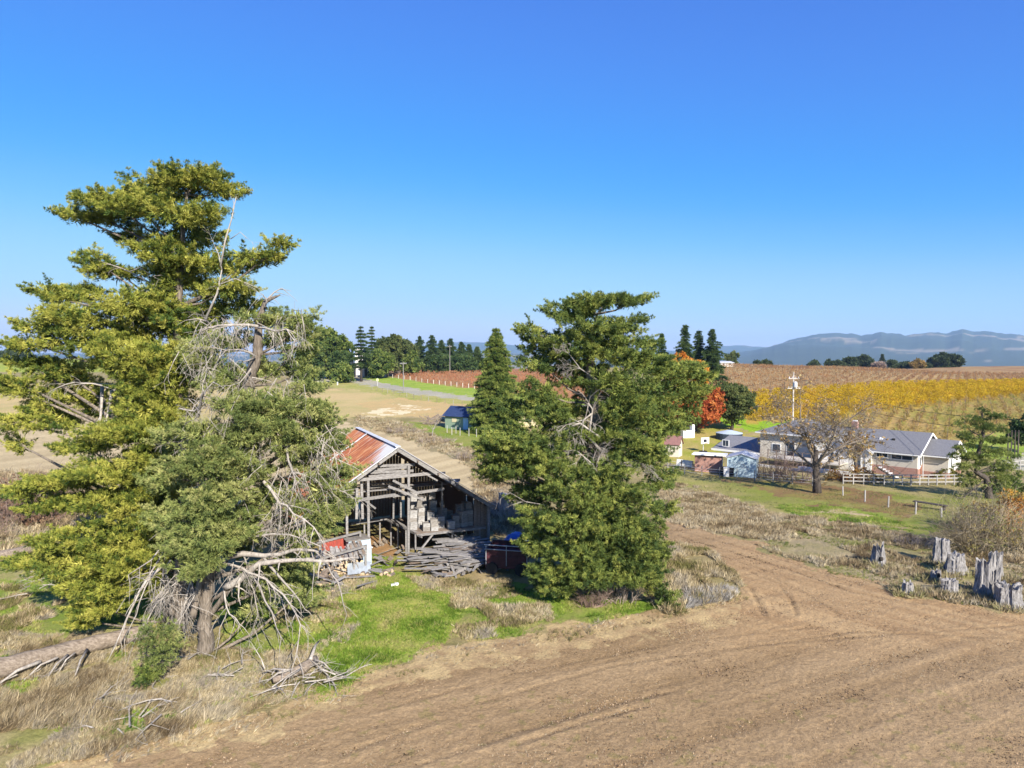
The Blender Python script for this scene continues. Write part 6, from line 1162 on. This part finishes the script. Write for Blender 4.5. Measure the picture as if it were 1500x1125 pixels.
# ------------------------------------------------------------------ stumps
def stump_mat():
    m, nt, b = _nodes('stump_wood'); n = noise(nt, (3, 3, .5), 3.5, 6); n2 = noise(nt, (1, 1, 1), 2, 4); r = ramp(nt, n.outputs['Fac'], [(.32, (.07, .065, .06)), (.5, (.24, .225, .215)), (.70, (.39, .37, .35))])
    nt.links.new(r.outputs[0], b.inputs['Base Color']); b.inputs['Roughness'].default_value = .9; bump(nt, b, n.outputs['Fac'], 1.0, .08); return m
STW = stump_mat(); DARKH = mat('hollow_dark', (.05, .04, .035), (.03, .025, .02), bs=.2)
def stump(px, py, top, w, label, jag=.12, flare=.2, lean=0, waist=0, hole=None, seed=0):
    g = G(px, py); h = Hpx(g, top); r = w/2000*g.y; rr = np.random.default_rng(seed+3); t = empty('tree_stump', g, 0, label, 'stump', 'row of grey tree stumps at the right'); m = MB(); n = 36; K = 12; ph = rr.uniform(0, 6.28, 6); tops = [h*(1-jag*abs(math.sin(2.5*math.pi*2*k/n+ph[0]))-jag*.6*rr.random()) for k in range(n)]
    for i in range(K+1):
        f = i/K
        for k in range(n):
            th = 2*math.pi*k/n; fl = (1.12-.22*f)+flare*1.3*(1-f)**3*(1+.6*math.sin(5*th+ph[1]))-waist*math.sin(math.pi*f)+.10*math.sin(3*th+ph[2]+f)+.09*math.sin(7*th+ph[3])+.06*math.sin(13*th+ph[4])+.13*math.sin(2*th+ph[5]+2.5*f)*f+rr.normal()*.03
            m.v.append(g+Vector((r*fl*math.cos(th)+lean*f*h, r*fl*math.sin(th)*.9, -.1+(tops[k]+.1)*f)))
    for i in range(K):
        for k in range(n): m.f.append((i*n+k, i*n+(k+1) % n, (i+1)*n+(k+1) % n, (i+1)*n+k))
    b = len(m.v)
    for k in range(n): v = m.v[K*n+k]; m.v.append(Vector((g.x+lean*h+(v.x-g.x-lean*h)*.6, g.y+(v.y-g.y)*.6, v.z-h*.07)))
    c = len(m.v); m.v.append(g+Vector((lean*h, 0, h*(.72-jag))))
    for k in range(n): m.f.append((K*n+k, K*n+(k+1) % n, b+(k+1) % n, b+k)); m.f.append((b+k, b+(k+1) % n, c))
    m.build('wood', STW, t, smooth=False)
    if hole: a, z, s = hole; MB().lathe(g+Vector((r*a*.8, -r*.93, h*z-s*.5)), [(s*.3, 0), (s*.5, s*.4), (s*.42, s*.9), (s*.15, s*1.2)], 10).build('hollow', DARKH, t)
    return t
stump(1287, 828, 790, 17, 'leftmost tall stump, pointed and forked, standing apart on the grass', .3, .35, seed=1, hole=(-.1, .3, .25)); stump(1378, 825, 788, 20, 'straight tall round stump before the willow thicket', .05, .15, seed=2)
stump(1399, 840, 807, 25, 'broad low stump touching the straight tall one', .15, .25, seed=3); stump(1371, 850, 832, 13, 'small dark twisted stump left of the broad one', .3, .3, seed=4, hole=(0, .5, .2)); stump(1329, 869, 847, 15, 'small ragged stump nearest the track at the left', .35, .4, seed=5)
stump(1391, 870, 847, 21, 'low flat-topped stump in the front row', .08, .15, seed=6); stump(1440, 874, 814, 19, 'tallest stump, narrow and twisted, at the right', .12, .3, seed=7, lean=.02, waist=.1); stump(1458, 846, 806, 17, 'square-topped stump behind the tallest one', .1, .1, seed=8, waist=.08)
stump(1455, 872, 826, 15, 'leaning stump squeezed right beside the tallest one', .25, .3, seed=9, lean=.03); stump(1478, 889, 850, 33, 'widest stump, flared at the top, nearest the right edge', .2, .1, seed=10, waist=.12); stump(1464, 882, 846, 14, 'dark narrow stump in front of the widest one', .3, .2, seed=11)
Fs = Fol()
for (px, py) in [(1287, 828), (1378, 825), (1399, 840), (1371, 850), (1329, 869), (1391, 870), (1440, 874), (1458, 848), (1455, 873), (1478, 890), (1464, 883)]:
    g = G(px, py); n = 160; th = RNG.uniform(0, 6.28, n); rr_ = RNG.uniform(.35, .95, n); P = np.stack([g.x+rr_*np.cos(th), g.y+rr_*np.sin(th)*.9, np.full(n, g.z-.03)], 1); A = np.stack([np.cos(th)*.2, np.sin(th)*.2, np.ones(n)], 1)+RNG.normal(size=(n, 3))*.5
    A[:, 2] = np.abs(A[:, 2]); Fs.add(P, A, RNG.uniform(.2, .55, n), pal([(.2, .16, .09), (.4, .33, .2), (.26, .26, .09)], n), T_GRASS)
tag(Fs.build('weeds', m=DRY), kind='stuff')
# ------------------------------------------------------------------ fallen logs and brush at the left
def fallen(path, rad, label, limbs=(), lift=.2, mt=BARK):
    P = [G(*p)+Vector((0, 0, lift+r*.8)) for p, r in zip(path, rad)]; t = empty('fallen_log', P[0]-Vector((0, 0, P[0].z-Hs(P[0].x, P[0].y))), 0, label, 'fallen log'); trunk_mb(P, rad, 12, .08).build('trunk', mt, t, smooth=True)
    for a, b, r in limbs:
        p = G(*a)+Vector((0, 0, .5)); q = G(*b)+Vector((0, 0, .05)); m = MB(); m.tube([p, p.lerp(q, .5)+Vector((0, 0, .15)), q], [r, r*.7, r*.3], 6); twigs(m, p.lerp(q, .5), q-p+Vector((0, 0, .2)), .8, r*.4, 1); m.build('broken_limb', DEAD, t, smooth=True)
LOGB = mat('fallen_log_bark', (.32, .26, .20), (.15, .115, .085), (.25, 3, 3), 4, .9, .9, .05)
fallen([(-60, 1008), (10, 996), (70, 978), (140, 958), (222, 938)], [.44, .38, .34, .31, .29], 'big fallen trunk lying across the dry grass at the lower left', [((100, 978), (66, 1000), .055), ((128, 970), (108, 998), .06), ((60, 988), (-10, 1010), .08), ((85, 982), (35, 998), .05), ((110, 975), (84, 990), .04)], mt=LOGB)
fallen([(-80, 838), (0, 826), (50, 812), (85, 808)], [.3, .3, .26, .2], 'smaller fallen trunk in the shade at the left edge', [((60, 812), (85, 800), .08)], mt=LOGB)
fallen([(400, 1008), (425, 1000), (445, 992), (462, 978)], [.10, .14, .2, .16], 'uprooted small trunk with spiky roots near the green grass', [((455, 985), (468, 940), .07), ((430, 1000), (385, 1005), .06), ((425, 1002), (380, 990), .05), ((440, 1000), (400, 1020), .04), ((460, 985), (490, 990), .05)], mt=LOGB)
for px, py, n, w, lb in [(20, 870, 14, 1.5, 'pale dead branches on the grass at the far left edge'), (415, 1005, 30, 1.6, 'heap of bleached twigs around the uprooted trunk'), (475, 1000, 26, .9, 'grey twig heap at the corner of the bright green grass'), (300, 985, 24, 1.6, 'tangle of dead twigs under the half-dead cypress'), (60, 850, 16, 1.4, 'dark dead brush left of the tallest cypress skirts'), (190, 1055, 26, 2.0, 'silvery twig mat in the dry grass at the lower left')]:
    g = G(px, py); t = empty('brush_pile', g, 0, lb, 'brush pile')
    for k in range(n//2):
        m = MB(); p = g+Vector((random.uniform(-w, w), random.uniform(-w, w)*.6, random.uniform(.05, .3))); twigs(m, p, (random.gauss(0, 1), random.gauss(0, 1), random.uniform(0, .3)), random.uniform(.7, 1.5), .03, 1, .3); m.build('dead_branch', DEAD, t)
# ------------------------------------------------------------------ haze: one closed box of even air
hm = bpy.data.materials.new('haze'); hm.use_nodes = True; nt = hm.node_tree
for n_ in list(nt.nodes):
    if n_.type != 'OUTPUT_MATERIAL': nt.nodes.remove(n_)
pv = nt.nodes.new('ShaderNodeVolumePrincipled'); pv.inputs['Color'].default_value = (.42, .67, 1, 1); pv.inputs['Density'].default_value = 7.4e-5; pv.inputs['Anisotropy'].default_value = 0
nt.links.new(pv.outputs[0], nt.nodes['Material Output'].inputs['Volume'])
hb = MB().box((0, 5900, 130), (41000, 12700, 400)).build('haze', hm); tag(hb, kind='stuff')
